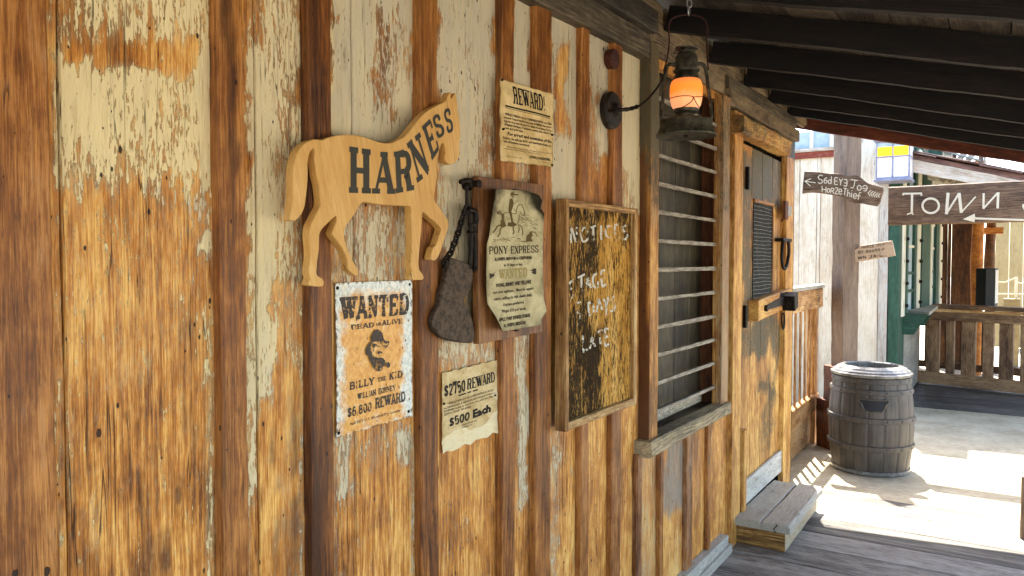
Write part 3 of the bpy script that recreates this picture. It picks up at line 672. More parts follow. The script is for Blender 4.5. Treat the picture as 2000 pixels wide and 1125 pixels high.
# baseboards under the window
q = MB(); q.plank((.001, -1.5, .052), EZ, EY, EX, .058, 5.62, .045, m=2, A=(.5, 0, .2, .1)); q.plank((.001, -1.5, .0), EZ, EY, EX, .05, 5.66, .055, m=2, A=(.35, 0, .2, .1)); q.build('baseboard', M_grey, bld)

# body of the building behind the boards
q = MB()
def cbox(lo, hi):
    lo, hi = np.array(lo, float), np.array(hi, float)
    V = [(x, y, z) for x in (lo[0], hi[0]) for y in (lo[1], hi[1]) for z in (lo[2], hi[2])]
    return V, [(0, 1, 3, 2), (4, 6, 7, 5), (0, 4, 5, 1), (2, 3, 7, 6), (0, 2, 6, 4), (1, 5, 7, 3)]
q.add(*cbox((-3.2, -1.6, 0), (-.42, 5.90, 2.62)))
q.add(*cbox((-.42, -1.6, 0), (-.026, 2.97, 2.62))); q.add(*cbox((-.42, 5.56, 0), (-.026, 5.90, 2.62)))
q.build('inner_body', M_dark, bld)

# ---------------------------------------------------------------- porch roof
RS = .255                                    # fall of the roof
sl = nrm((1, 0, -RS)); upn = nrm((RS, 0, 1))
roof = MB()
bw = .19; n_ = 15
for i in range(-3, n_):
    P = np.array([0, -1.7, 2.6+.112])+sl*(i*bw); ln = 7.86 if i < 11 else 7.86
    roof.plank(P, sl, EY, upn, bw-.004, ln, .02, seg=30, jit=.002, A=(0, rng.uniform(0, .1), 0, rng.uniform(-.12, .12)))
roof.plank(np.array([0, -1.7, 2.6+.135])-sl*(3*bw), sl, EY, upn, 18*bw, 7.86, .012, seg=10, m=2, jit=0)  # unseen cover sheet added to stop light leaking between the boards
roof = roof.build('porch_roof', M_roofb, bld)
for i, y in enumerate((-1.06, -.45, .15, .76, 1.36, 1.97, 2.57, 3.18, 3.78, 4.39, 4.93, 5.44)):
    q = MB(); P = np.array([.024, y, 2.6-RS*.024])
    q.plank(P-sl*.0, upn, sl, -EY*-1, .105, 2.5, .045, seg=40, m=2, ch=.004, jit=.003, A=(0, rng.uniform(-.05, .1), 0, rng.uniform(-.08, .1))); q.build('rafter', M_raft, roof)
q = MB(); P = np.array([-.5, 6.08, 2.6+RS*.5-.005]); q.plank(P, upn, sl, EY, .15, 3.1, .05, seg=40, m=3, jit=.003); q.build('rafter', M_fasc, roof)
for y0, y1 in ((3.23, 3.775), (3.83, 4.385), (4.44, 4.925), (4.98, 5.435), (5.49, 6.07), (2.62, 3.17), (2.02, 2.56)):
    q = MB(); q.plank((.0, y0, 2.618), EZ, EY, EX, .085, y1-y0, .022, A=(0, 0, 0, rng.uniform(-.05, .15))); q.build('blocking', M_plate, roof)
q = MB(); P = np.array([2.46, -1.7, 2.6-RS*2.46]); q.plank(P, EZ, EY, EX, .15, 7.86, .03); q.build('fascia', M_fasc, roof)
# roof over the building itself
q = MB(); P = np.array([0, -1.7, 2.6+.112])-sl*(3*bw+.01); q.plank(P, -sl, EY, upn, 2.9, 7.86, .03); q.build('roof_slope', M_roofb, bld)

# ================================================================ decks, path, ground
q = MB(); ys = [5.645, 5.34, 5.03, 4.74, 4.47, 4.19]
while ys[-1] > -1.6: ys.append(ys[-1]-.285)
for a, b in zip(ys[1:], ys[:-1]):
    q.plank((-.03, a+.003, -.04), EY, EX, EZ, b-a-.006, 6.2, .04, seg=60, m=4, ch=.004, jit=.002, A=(0, rng.uniform(-.1, .08)+(.22 if b > 4.8 else 0), rng.uniform(-.15, .2)-(.3 if b > 4.8 else 0), rng.uniform(-.12, .12)))  # boards at the sun patch: dappled leaf shade painted in as extra stain
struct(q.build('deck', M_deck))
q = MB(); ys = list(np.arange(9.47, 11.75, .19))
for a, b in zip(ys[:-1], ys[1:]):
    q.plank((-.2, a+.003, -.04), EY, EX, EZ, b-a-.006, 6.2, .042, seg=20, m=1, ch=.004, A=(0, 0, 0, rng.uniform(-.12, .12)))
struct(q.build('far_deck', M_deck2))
def concrete(name, a, b, c):
    n = NB(name); g = n.gc()
    f = n.nz(g, (3, 3, 3), 5, .6); f2 = n.nz(g, (140, 140, 140), 3, .6); f3 = n.nz(g, (18, 30, 18), 5, .65)
    col = n.mix(n.ss(n.ma('MULTIPLY_ADD', f3, .5, n.ma('MULTIPLY', f, .6)), .4, .68), lin(a), lin(b))
    col = n.mix(n.ma('MULTIPLY', n.ss(f2, .55, .68), .5), col, lin(c))
    n.bump(f2, .35, .002); return n.fin(col, .85, 0, .2)
M_conc = concrete('gritty_concrete', '978a70', 'b5a88d', '6e6450')
M_gnd = concrete('pale_ground', '8f8778', 'a79f8f', '756d60')
def sheet(name, x0, y0, x1, y1, z, mat, n=1, th=.05):
    q = MB(); V, F = cbox((x0, y0, z-th), (x1, y1, z)); q.add(V, F); return struct(q.build(name, mat))
sheet('path', .1, 5.647, 6.2, 9.468, -.003, M_conc)
sheet('path', -3.2, 5.647, .096, 8.95, -.003, M_conc)
sheet('ground', -60, -40, 60, 90, -.05, M_gnd)

# ================================================================ things hung on the wall
def Z(ox, oy, s): return lambda pts: [(ox+x/s, oy+y/s) for x, y in pts]
def onplane(X): return lambda x, y, l: W(x, y, X+l)
def quad(c):
    """bilinear map of the unit square (v up) onto corners TL, TR, BR, BL (2D or 3D)"""
    tl, tr, br, bl = (np.asarray(p, float) for p in c)
    return lambda u, v: (bl*(1-u)+br*u)*(1-v)+(tl*(1-u)+tr*u)*v
def leaned(f, x0, k): return lambda x, y, l: f(x, y+k*(x-x0), l)
def sheetgrid(mb, f, nu, nv, th, att=None, dirv=(1, 0, 0), edge=None):
    """a thin sheet with its own thickness: f(u, v) -> front point"""
    V, A, g = [], [], []; dirv = np.asarray(dirv, float)
    for k in (0, 1):
        for j in range(nv+1):
            for i in range(nu+1):
                u, v = i/nu, j/nv; p = f(u, v)-dirv*(th*k); V.append(p); g.append((p[1], p[2], p[0])); A.append(att(u, v) if att else (0, 0, 0, 0))
    n = (nu+1)*(nv+1); F = []
    q = lambda i, j, k: k*n+j*(nu+1)+i
    for j in range(nv):
        for i in range(nu):
            F.append((q(i, j, 0), q(i+1, j, 0), q(i+1, j+1, 0), q(i, j+1, 0))); F.append((q(i, j, 1), q(i, j+1, 1), q(i+1, j+1, 1), q(i+1, j, 1)))
    for i in range(nu): F += [(q(i, 0, 0), q(i, 0, 1), q(i+1, 0, 1), q(i+1, 0, 0)), (q(i, nv, 0), q(i+1, nv, 0), q(i+1, nv, 1), q(i, nv, 1))]
    for j in range(nv): F += [(q(0, j, 0), q(0, j+1, 0), q(0, j+1, 1), q(0, j, 1)), (q(nu, j, 0), q(nu, j, 1), q(nu, j+1, 1), q(nu, j+1, 0))]
    mb.add(V, F, g, A)
def nail(p, r, parent, mat=None, name='nail'):
    q = MB(); q.lathe(np.asarray(p)-EX*.006, [(.0001, 0), (r*.9, 0), (r, .006), (r*.6, .0085), (.0001, .009)], 12, ax=EX); return q.build(name, mat or M_black, parent, True)

# ---- the wooden horse
M_horse = wood('horse_plywood', 'aa7838', 'cb9c56', 'e0bb7e', stain='8a5a2c', bmp=.15, holes=1.2, contrast=.42, rough=.5, gr=.5, rings=.3)
M_hlet = ink('dark_sign_paint', '35342e', .2, (200, 200, 200), '44423a')
zh = Z(540, 150, 2.679)
HX = .054
horse_px = zh([(78, 752), (70, 742), (78, 700), (86, 640), (87, 560), (89, 480), (103, 412), (133, 362), (168, 336), (205, 326), (240, 330), (264, 321), (300, 310), (350, 303), (400, 304), (445, 312), (485, 323), (530, 340), (575, 347), (610, 344), (635, 331), (665, 318),
 (690, 292), (715, 260), (745, 222), (780, 186), (820, 160), (860, 140), (884, 127), (893, 108), (906, 84), (915, 84), (913, 108), (918, 112), (930, 92), (937, 84), (941, 112), (946, 140), (949, 180), (955, 215), (961, 260), (962, 310), (957, 345), (958, 400), (950, 430), (935, 449), (912, 459), (893, 450), (880, 430), (884, 400), (883, 372), (876, 350), (868, 346), (858, 368), (850, 400), (843, 440), (839, 480), (840, 515), (836, 560), (829, 600), (826, 640), (836, 660),
 (858, 690), (880, 725), (902, 765), (896, 800), (880, 850), (862, 905), (845, 945), (828, 961), (808, 955), (812, 925), (822, 890), (836, 880), (847, 845), (860, 806), (858, 790), (835, 765), (800, 735), (768, 707), (763, 740), (758, 800), (752, 870), (746, 940), (745, 985), (749, 1010), (765, 1032), (772, 1052), (762, 1062), (735, 1063), (707, 1062), (705, 1032), (710, 1010), (704, 990), (706, 940), (710, 870), (708, 800), (705, 740), (702, 680), (650, 675), (600, 672), (550, 668), (500, 661), (465, 655), (446, 661), (432, 680), (415, 710), (395, 740), (370, 770), (358, 800), (355, 830), (362, 870), (375, 905), (392, 945), (412, 985), (425, 1005), (430, 1035), (416, 1042), (380, 1012), (375, 990), (372, 955), (355, 915), (335, 880), (310, 850), (292, 822), (300, 795), (312, 765), (317, 742), (314, 729), (300, 737),
 (270, 765), (240, 795), (226, 825), (225, 870), (222, 920), (215, 960), (212, 1000), (210, 1025), (218, 1043), (238, 1054), (250, 1073), (246, 1092), (225, 1098), (172, 1092), (170, 1075), (178, 1050), (172, 1030), (172, 1000), (178, 950), (178, 890), (172, 830), (178, 780), (195, 745), (212, 710), (228, 680), (232, 655), (228, 610), (222, 560), (212, 520), (205, 470), (200, 430), (202, 395), (198, 376), (188, 377), (176, 395), (168, 420), (164, 460), (165, 510), (162, 570), (155, 630), (148, 680), (130, 720), (105, 747), (90, 754)])
hs = thing('horse_sign', 'golden wooden horse cut-out with dark painted lettering, hung high on the plank wall', 'sign', W(740, 350, .03))
q = MB(); P = np.array(horse_px+[horse_px[0]]); P = smooth_path(P, 2)[:-1]
q.slab([W(x, y, HX) for x, y in P], (-.021, 0, 0), .0012, gu=EY+EZ*.25, gv=EZ-EY*.25)
q.build('horse_board', M_horse, hs)
fl = Flat(onplane(HX), .0006)
for ch, c in (('H', [(379, 363), (496, 381), (497, 611), (377, 607)]), ('A', [(514, 390), (612, 396), (614, 613), (507, 611)]), ('R', [(612, 392), (706, 384), (722, 592), (622, 611)]),
              ('N', [(682, 350), (750, 289), (814, 494), (738, 556)]), ('E', [(760, 262), (810, 212), (858, 372), (814, 440)]), ('S', [(812, 212), (852, 186), (886, 298), (842, 330)]), ('S', [(872, 176), (908, 156), (930, 282), (894, 302)])):
    f = quad(zh(c))
    glyph(fl, ch, (lambda a, b, f=f: f(a*.93+.035, b)), heavy=.29 if ch != 'S' else .30, thin=.13, serif=.15, sh=.125)
fl.build('lettering', M_hlet, hs)
for x, y in zh([(265, 506), (804, 553)]): nail(W(x, y, HX-.004), .0042, hs, M_void, 'screw_hole')

# ---- the tin wanted poster
def tin():
    n = NB('rusty_painted_tin'); g = n.gc(); p, d, w, tn = n.att()
    f = n.nz(g, (22, 22, 22), 6, .65); f2 = n.nz(g, (110, 80, 110), 5, .65)
    col = n.mix(n.ss(n.ma('ADD', p, n.ma('MULTIPLY', n.ma('SUBTRACT', f, .5), 1.3)), .3, .75), n.mix(n.ss(f2, .4, .62), lin('dfe0d6'), lin('b9bfb8')), n.mix(n.ss(f2, .36, .64), lin('dba552'), lin('c98a35')))
    col = n.mix(n.ma('MULTIPLY', n.ss(n.nz(g, (45, 30, 45), 5, .6), .55, .7), .45), col, lin('e8d6a4'))
    ru = n.ss(n.ma('ADD', n.ma('ADD', n.ma('MULTIPLY', f2, .6), n.ma('MULTIPLY', f, .4)), d), .62, .70)
    col = n.mix(n.ma('MULTIPLY', ru, .85), col, n.mix(f2, lin('4a2c16'), lin('7a5a34')))
    v = n.vo(g, (85, 60, 85)); qv = n.n('ShaderNodeSeparateColor'); n.put(qv.inputs[0], v.outputs['Color'])
    ch = n.ss(n.ma('SUBTRACT', v.outputs['Distance'], n.ma('MULTIPLY', n.ma('GREATER_THAN', qv.outputs[0], .62), n.ma('MULTIPLY', qv.outputs[1], .26))), -.03, .02, 1, 0)
    col = n.mix(n.ma('MULTIPLY', ch, .8), col, lin('5a3a1c'))
    n.bump(n.ma('SUBTRACT', f2, n.ma('ADD', ch, ru)), .4, .0015); return n.fin(col, n.ma('MULTIPLY_ADD', ru, .3, .42), 0, .45)
M_tin = tin()
M_ink = ink('worn_poster_ink', '37322f', .41, (170, 120, 170), '544b42')
zw = Z(630, 530, 3.31)
cw = [W(x, y, .006) for x, y in zw([(80, 75), (575, 57), (578, 935), (85, 1080)])]
fw = quad(cw)
def awp(u, v):
    e = min(u, 1-u, v*1.4, (1-v)*1.2)
    c = 1-max(abs(u-.47)/.52, abs(v-.44)/.60)**1.6
    return (min(1, max(0, c*1.5)), max(0, .16-e*4.2) if e < .05 else 0, 0, 0)
wp = thing('wanted_sign', 'rust-speckled tin wanted sign with hatted portrait and orange centre, below the wooden horse', 'sign', W(730, 700, 0))
q = MB(); sheetgrid(q, lambda u, v: fw(u, v)+EX*(.0025*math.sin(u*5+1)*math.sin(v*4)+.002*abs(2*u-1)**3), 30, 50, .0014, awp)
q.build('tin_sheet', M_tin, wp)
fl = Flat(lambda u, v, l: fw(u, v)+EX*(l+.0025*math.sin(u*5+1)*math.sin(v*4)+.002*abs(2*u-1)**3), .0005)
K = dict(heavy=.3, thin=.16, serif=.12, sh=.15)
text(fl, 'WANTED', .075, .945, .752, .907, heavy=.33, thin=.19, serif=.1, sh=.16)
text(fl, 'DEAD', .18, .475, .688, .722, **K); text(fl, 'OR', .505, .57, .694, .716, **K); text(fl, 'ALIVE', .585, .865, .692, .728, **K)
text(fl, 'BILLY', .155, .475, .294, .345, **K); text(fl, 'THE', .525, .645, .305, .335, **K); text(fl, 'KID', .685, .865, .30, .352, **K)
text(fl, 'WILLIAM', .26, .50, .218, .258, **K); text(fl, 'BONNEY', .535, .77, .218, .258, **K)
text(fl, '$6,800', .13, .44, .115, .18, **K); text(fl, 'REWARD', .49, .90, .122, .198, **K)
small(fl, 'NOTIFY U.S. Marshall-Pay County', .17, .83, .058, .078, .01)
fl.build('lettering', M_ink, wp)
# the portrait: hat, face, hair, neckerchief
zq = Z(680, 620, 9.375)
inv = lambda pts: zq(pts)
fl = Flat(lambda x, y, l: W(x, y, .0085+l), .0012)
for P in ([(420, 430), (422, 350), (450, 290), (490, 235), (540, 215), (590, 245), (630, 290), (640, 340), (655, 395), (690, 430), (730, 440), (740, 425), (758, 440), (750, 480), (690, 480), (640, 500), (590, 490), (540, 440), (490, 440), (450, 460)],
          [(640, 500), (700, 515), (752, 480), (715, 540), (670, 585), (640, 605), (648, 560), (625, 520)],
          [(420, 440), (380, 480), (345, 530), (322, 590), (322, 650), (340, 690), (380, 710), (390, 770), (430, 840), (460, 900), (480, 965), (500, 960), (505, 900), (545, 855), (560, 890), (535, 960), (525, 990), (580, 985), (620, 970), (640, 900), (685, 860), (680, 790), (640, 745), (600, 735), (550, 745), (500, 720), (460, 690), (435, 640), (412, 590), (420, 540), (470, 480)],
          [(470, 480), (520, 490), (570, 510), (590, 530), (560, 545), (520, 530), (480, 560), (470, 640), (455, 600), (450, 520)],
          [(540, 640), (570, 615), (600, 622), (630, 640), (622, 665), (590, 650), (560, 680), (545, 672)], [(600, 530), (620, 540), (606, 590), (592, 585)], [(560, 690), (595, 688), (580, 712)],
          [(700, 880), (712, 830), (745, 815), (770, 850), (770, 895), (740, 925), (712, 915)]):
    fl.poly(inv(P))
fl.build('portrait', M_ink, wp)
for x, y in zw([(98, 108), (562, 84), (557, 906), (105, 1045)]): nail(W(x, y, .008), .0042, wp)

# ---- paper posters
def paper(name, a, b, dk, edge='8a7446', bl=.5):
    n = NB(name); g = n.gc(); p, d, w, tn = n.att()
    f = n.nz(g, (16, 16, 16), 6, .62, .6); f2 = n.nz(g, (60, 130, 60), 5, .7)
    col = n.mix(n.ss(f, .34, .66), lin(a), lin(b)); col = n.mix(n.ma('MULTIPLY', n.ss(f2, .54, .7), bl), col, lin(edge))
    col = n.mix(n.ss(n.ma('ADD', n.ma('MULTIPLY', n.ma('SUBTRACT', f, .5), .6), d), .2, .75), col, lin(dk))
    col = n.mix(n.ss(n.ma('ADD', n.ma('MULTIPLY', n.ma('SUBTRACT', f, .5), 1.2), p), .45, .55), col, n.mix(f2, lin('e9ddb8'), lin('cdb98a')))
    wr = n.ma('ABSOLUTE', n.ma('SUBTRACT', n.nz(g, (26, 70, 26), 4, .6, 1.5), .5))
    n.bump(n.ma('ADD', n.ma('MULTIPLY', wr, 1.5), n.ma('MULTIPLY', f2, .4)), .55, .004); return n.fin(col, .75, 0, .2)
M_pap1 = paper('wrinkled_reward_paper', 'd9c08a', 'c2a468', '6a4f28')
M_pap2 = paper('torn_reward_paper', 'd3bd8e', 'b79c6a', '5a4322')
M_pap3 = paper('yellowed_scroll_paper', 'c2b68e', 'a59972', '2e281a', '978a5c', .3)
M_bink = ink('black_print', '1c1611', .2, (300, 300, 300)); M_bink2 = ink('torn_print', '241d17', .33, (90, 60, 90))
zr = Z(960, 130, 5.357)
fr = quad([W(x, y, .031) for x, y in zr([(90, 125), (640, 290), (640, 1055), (90, 985)])])
rw = thing('reward_paper', 'tall wrinkled cream paper headed REWARD! with long black print, above the scroll board', 'poster', W(1028, 240, .02), 'paper reward notices')
rel = lambda u, v: .003*math.sin(v*17+u*2)*math.sin(u*3+.4)+.012*max(0, u-.85)*(.4+v)+.014*max(0, v-.93)*1.5+.02*max(0, .06-v)+.0008*math.sin(v*31+u*9)
q = MB(); sheetgrid(q, lambda u, v: fr(u, v)+EX*rel(u, v)+EY*(.0022*math.sin(v*23)*((u > .5)-.5))+EZ*(.002*math.sin(u*29)*((v > .5)-.5)), 30, 110, .0012, lambda u, v: (0, max(0, .5-14*min(u, 1-u, v, 1-v)), 0, 0)); q.build('paper', M_pap1, rw)
fl = Flat(lambda u, v, l: fr(u, v)+EX*(l+rel(u, v)), .0008)
text(fl, 'REWARD!', .22, .84, .735, .952, heavy=.27, thin=.1, serif=.16, sh=.07)
fl.stroke([(.09, .688), (.94, .684)], .02); fl.stroke([(.09, .664), (.94, .660)], .006)
for s, a, b, y, h, bo in (("WELLS, FARGO & CO.'S EXPRESS BOX, on Chin-", .09, .97, .572, .030, .03), ("ese and Copperopolis Stage, was ROBBED this morn-", .06, .97, .528, .030, .018), ("ing, by one man about two miles from Burns Ferry,", .06, .97, .484, .030, .018), ("(Napier's Bridge,) Tuolumne county side, of $600 in", .06, .97, .44, .030, .018), ("coin and gold dust.", .06, .40, .397, .030, .018),
                          ("For arrest and conviction of the", .13, .97, .328, .042, .03), ("Robber, we will pay $300, and one-fourth of any por-", .06, .97, .276, .032, .02), ("tion of treasure recovered.", .06, .54, .234, .032, .02),
                          ("AGENTS will at once post this notice in the Express Office and on the road", .11, .97, .176, .016, .008), ("side and keep a good watch for the robber and his treasure", .06, .76, .15, .016, .008), ("JOHN J. VALENTINE,", .52, .95, .082, .034, .03), ("San Francisco, Dec. 4, 1875.", .10, .38, .058, .014, .01), ("General Superintendent.", .76, .95, .045, .013, .008)):
    small(fl, s, a, b, y, y+h, bo)
fl.build('lettering', M_bink, rw)
for u, v in ((.02, .985), (.97, .44), (.04, .39), (.97, .03)): nail(fr(u, v)+EX*.005, .0035, rw)

zt = Z(840, 680, 5.113)
ft = quad([W(x, y, .004) for x, y in zt([(112, 250), (660, 115), (660, 835), (112, 1055)])])
tw = thing('reward_paper', 'torn tan paper offering $2750 and $500, low between two battens under the rusty blade', 'poster', W(915, 795, 0), 'paper reward notices')
relt = lambda u, v: .0015*math.sin(v*11+u*5)*math.sin(u*6)+.0007*math.sin(v*31+u*17)+.03*max(0, .1-v)+.02*max(0, u-.88)*(1-v)
def at(u, v):
    t = 1.0 if (v < .27+.07*math.sin(u*7)-.12*(1-u)) else (.8 if (.55+.18*math.sin(u*5-1) < v-.02*u < .68+.1*math.sin(u*9) and u > .5 and v < .72) else (.55 if v > .9+.04*math.sin(u*13) else .1))
    return (t*.62, max(0, .35-9*min(u, 1-u, v, 1-v)), 0, 0)
q = MB(); sheetgrid(q, lambda u, v: ft(u, v)+EX*(.003+relt(u, v))+EZ*(.003*math.sin(u*23)*((v < .5))+.0015*math.sin(u*37)), 40, 90, .0012, at); q.build('paper', M_pap2, tw)
fl = Flat(lambda u, v, l: ft(u, v)+EX*(.003+l+relt(u, v)), .0008)
text(fl, '$2750', .03, .40, .695, .845, heavy=.32, thin=.16, serif=0); text(fl, 'REWARD', .43, .95, .705, .845, heavy=.3, thin=.1, serif=.14, sh=.07)
text(fl, '$500', .12, .47, .30, .415, heavy=.32, thin=.18, serif=0); small(fl, 'Each', .53, .88, .315, .415, .055)
for s, a, b, y, h, bo in (("WELLS FARGO & COIN EXPRESS BOX", .09, .90, .59, .028, .012), ("on LINWOOD'S & REDDLETON'S STAGE ROUTE from", .03, .95, .545, .024, .012), ("ROBBED today by two men, one with two Pistols,", .03, .96, .505, .024, .012), ("$2250 in GOLD. We will pay", .03, .5, .465, .026, .02), ("CONVICTION of a", .33, .6, .255, .022, .012), ("Treasure and", .33, .52, .225, .022, .012)):
    small(fl, s, a, b, y, y+h, bo)
for a, b in ((.27, .4), (.43, .5), (.53, .62)): fl.stroke([(a, .665), (b, .668)], .016)
fl.build('lettering', M_bink2, tw)
for u, v in ((.02, .62), (.95, .52)): nail(ft(u, v)+EX*.006, .0035, tw)

# ---- scroll on its board
M_pboard = wood('brown_stained_board', '3a200e', '6b4222', '96683a', stain='2a160a', bmp=.35, holes=.96, rough=.45)
zp, zp3, zp4 = Z(830, 320, 2.961), Z(940, 370, 10.23), Z(940, 470, 6.25)
ps = thing('scroll_board', 'brown board carrying a curled yellow paper with a horse rider drawing and PONY EXPRESS', 'sign', W(998, 505, .03))
q = MB(); q.slab([W(x, y, .05) for x, y in zp([(307, 71), (686, 121), (681, 972), (313, 1043)])], (-.02, 0, 0), .0015, gu=EY, gv=EZ); q.build('backboard', M_pboard, ps)
Lp = zp([(412, 144), (386, 310), (372, 420), (358, 470), (357, 580), (355, 700), (362, 810), (412, 885), (455, 974)])
Rp = zp([(600, 158), (660, 182), (678, 215), (668, 262), (690, 292), (682, 420), (682, 600), (686, 800), (704, 885), (673, 936)])
Tp = zp([(412, 144), (470, 147), (520, 153), (600, 158), (650, 175)])
def side(P, y):
    ys = [p[1] for p in P]; return float(np.interp(y, ys, [p[0] for p in P]))
def relp(x, y):
    l, r = side(Lp, y), side(Rp, y); a = (x-l)/max(4., (r-l))
    up = max(0, 1-(y-369)/70.); dn = max(0, (y-590)/60.)
    z = .004+.020*max(0, 1-a*3.2)**2*(.5+up*1.6+dn*1.5)+.012*max(0, (a-.7)/.3)**2*(.6+1.6*max(0, 1-abs(y-395)/45.)+dn*.9)
    return z
fp = lambda x, y, l: W(x, y, .0515+relp(x, y)+l)
def fps(u, v):
    t = 1-v
    y0 = 369+t*278                                           # rows follow the tilt of the top and bottom edges
    l, r = side(Lp, y0), side(Rp, y0+4*(1-t))
    x = l+(r-l)*u; y = y0+u*(4*(1-t)-13*t)
    return fp(x, y, 0)
def afp(u, v):
    e = min(u*1.2, 1-u, v, (1-v)); return (0, .42*max(0, 1-e/.16)**1.2+.75*max(0, 1-math.hypot((u-.95)/.35, (v-.90)/.14))+.4*max(0, 1-math.hypot((u-.02)/.22, (v-.93)/.2)), 0, 0)
q = MB(); sheetgrid(q, fps, 40, 90, .0011, afp); pp = q.build('paper', M_pap3, ps, True)
fl = Flat(fp, .0008)
def tpx(s, x0, x1, yb, ytop, yb2, fn=text, **k):
    (a, b), (c, d), (e, f_) = zp4([(x0, yb), (x1, yb2), (x0, ytop)])
    g = leaned(fp, a, (d-b)/(c-a)); o = fl.f; fl.f = g
    if fn is text: text(fl, s, a, c, b, f_, **k)
    else: small(fl, s, a, c, b, f_, **k)
    fl.f = o
tpx('PONY', 95, 325, 168, 72, 160, heavy=.24, thin=.1, serif=.16, sh=.08); tpx('EXPRESS', 360, 700, 160, 68, 145, heavy=.24, thin=.1, serif=.16, sh=.08)
for s, a, b, y0, y1, h, bo in (("St. JOSEPH, MISSOURI to CALIFORNIA", 165, 620, 245, 222, 36, .05), ("in 10 days or less.", 280, 510, 316, 301, 34, .03), ("YOUNG, SKINNY, WIRY FELLOWS", 175, 610, 572, 522, 44, .05), ("not over eighteen.   Must be expert", 148, 640, 652, 598, 38, .02), ("riders, willing to risk death daily.", 155, 625, 734, 676, 38, .02), ("Orphans preferred.", 265, 525, 802, 766, 38, .02), ("Wages $25 per week.", 248, 548, 880, 842, 38, .02), ("APPLY, PONY EXPRESS STABLES", 215, 600, 988, 928, 40, .05), ("St. JOSEPH, MISSOURI", 275, 540, 1058, 1018, 40, .05)):
    tpx(s, a, b, y0, y0-h, y1, fn=small, bold=bo)
for P in ([(100, 395), (130, 408), (185, 380), (150, 408), (165, 420), (150, 440), (105, 468)], [(585, 358), (625, 355), (640, 340), (672, 340), (672, 410), (640, 408), (615, 390), (628, 372)]): fl.poly(zp4(P))
M_sink = ink('brown_print', '2f2418', .22, (300, 300, 300), '3d2f1e'); M_fink = ink('faded_print', '9b8a52', .42, (260, 260, 260)); M_outl = ink('fine_print', '57451f', .22, (260, 260, 260))
fl.build('lettering', M_sink, pp)
fl = Flat(fp, .0008); tpx('WANTED', 222, 560, 472, 352, 446, heavy=.30, thin=.16, serif=.1, sh=.14); fl.build('faded_lettering', M_fink, pp)
fl = Flat(fp, .0008)
Q = lambda pts, t, sm=True: fl.stroke(zp3(pts), t/10.23, sm)
for P in ([(598, 62), (640, 52), (662, 92), (742, 95), (736, 118), (590, 122), (578, 104)], [(572, 190), (618, 180), (646, 250), (636, 340), (602, 440), (624, 560), (640, 660), (600, 650), (575, 520), (545, 420), (555, 300)],
          [(402, 500), (458, 478), (455, 600), (500, 730), (430, 765), (372, 735), (385, 690), (410, 600)], [(540, 660), (640, 650), (700, 690), (680, 730), (600, 745), (520, 725)],
          [(890, 1046), (912, 920), (960, 880), (972, 835), (1002, 850), (1032, 920), (1000, 958), (1022, 1042)]): fl.poly(zp3(P))
for P, t in (([(610, 128), (640, 140), (632, 165), (612, 175)], 12), ([(450, 480), (520, 455), (600, 480), (690, 480), (705, 400), (730, 340), (780, 296), (815, 310), (850, 400), (866, 480), (850, 520), (800, 495), (770, 440)], 12), ([(760, 500), (755, 600), (720, 690), (660, 730)], 12), ([(400, 610), (395, 700), (330, 730), (290, 790), (240, 865)], 26), ([(420, 750), (380, 800), (372, 880), (325, 955)], 20), ([(640, 720), (640, 800), (655, 850), (628, 895)], 22), ([(740, 720), (760, 790), (738, 870)], 15), ([(740, 700), (800, 740), (825, 820), (830, 915)], 16), ([(410, 500), (360, 450), (320, 470), (360, 490)], 18), ([(640, 300), (690, 260), (720, 230), (690, 215)], 8), ([(690, 440), (640, 380)], 9), ([(860, 575), (960, 570)], 8), ([(780, 540), (850, 590), (900, 640)], 8), ([(1000, 850), (1080, 870), (1120, 950)], 12), ([(1000, 840), (1060, 845), (1110, 860)], 7)): Q(P, t)
r2 = random.Random(3)
for k in range(70):
    x = r2.uniform(220, 1030); y = r2.gauss(1000, 34) if k < 40 else r2.uniform(560, 1000)
    if k >= 40: x = r2.uniform(760, 1120); y = 640+r2.gauss(0, 55)+(x-900)*.25
    Q([(x, y), (x+r2.uniform(10, 55), y+r2.uniform(-14, 16)), (x+r2.uniform(40, 80), y+r2.uniform(-10, 22))], r2.uniform(3, 8))
for k in range(26):
    x = r2.uniform(410, 660); y = r2.uniform(520, 720); Q([(x, y), (x+r2.uniform(-20, 20), y+r2.uniform(15, 50))], r2.uniform(3, 7))
for k in range(16):
    x = r2.uniform(300, 400); y = r2.uniform(410, 500); Q([(x, y), (x+40, y+r2.uniform(0, 30))], 5)
fl.build('rider_drawing', M_outl, pp)
for x, y in zp([(524, 146), (530, 963)]): q = MB(); q.box(W(x-5, y, .052), W(x+5, y+1.5, .062), 1, seg=2); q.build('staple', M_black, ps)

# ---- rusty blade on a chain
M_rust = plain('pitted_rusty_iron', '30271f', '5a4a3c', (70, 70, 70), .55, .35, .9, '7a5c40', .6, bd=.004)
hk = thing('rusty_blade', 'heavy rusty iron blade hanging by chain and rods from a hook beside the scroll', 'tool', W(905, 500, 0))
q = MB(); bl = zp([(150, 550), (160, 543), (205, 560), (255, 580), (274, 600), (280, 650), (268, 722), (240, 765), (229, 795), (250, 840), (275, 900), (288, 960), (286, 1015), (268, 1036), (200, 1032), (110, 1010), (62, 962), (45, 915), (60, 862), (88, 800), (95, 742), (112, 700), (132, 625)])
Pb = smooth_path(np.array(bl+[bl[0]]), 3)[:-1]; q.slab([W(x, y, .047) for x, y in Pb], (-.016, 0, 0), .003); q.build('blade', M_rust, hk)
q = MB(); c = W(*zp([(232, 120)])[0], 0); q.lathe(c, [(.0001, 0), (.017, 0), (.017, .03), (.012, .034), (.012, .05), (.0001, .052)], 16, ax=EX)
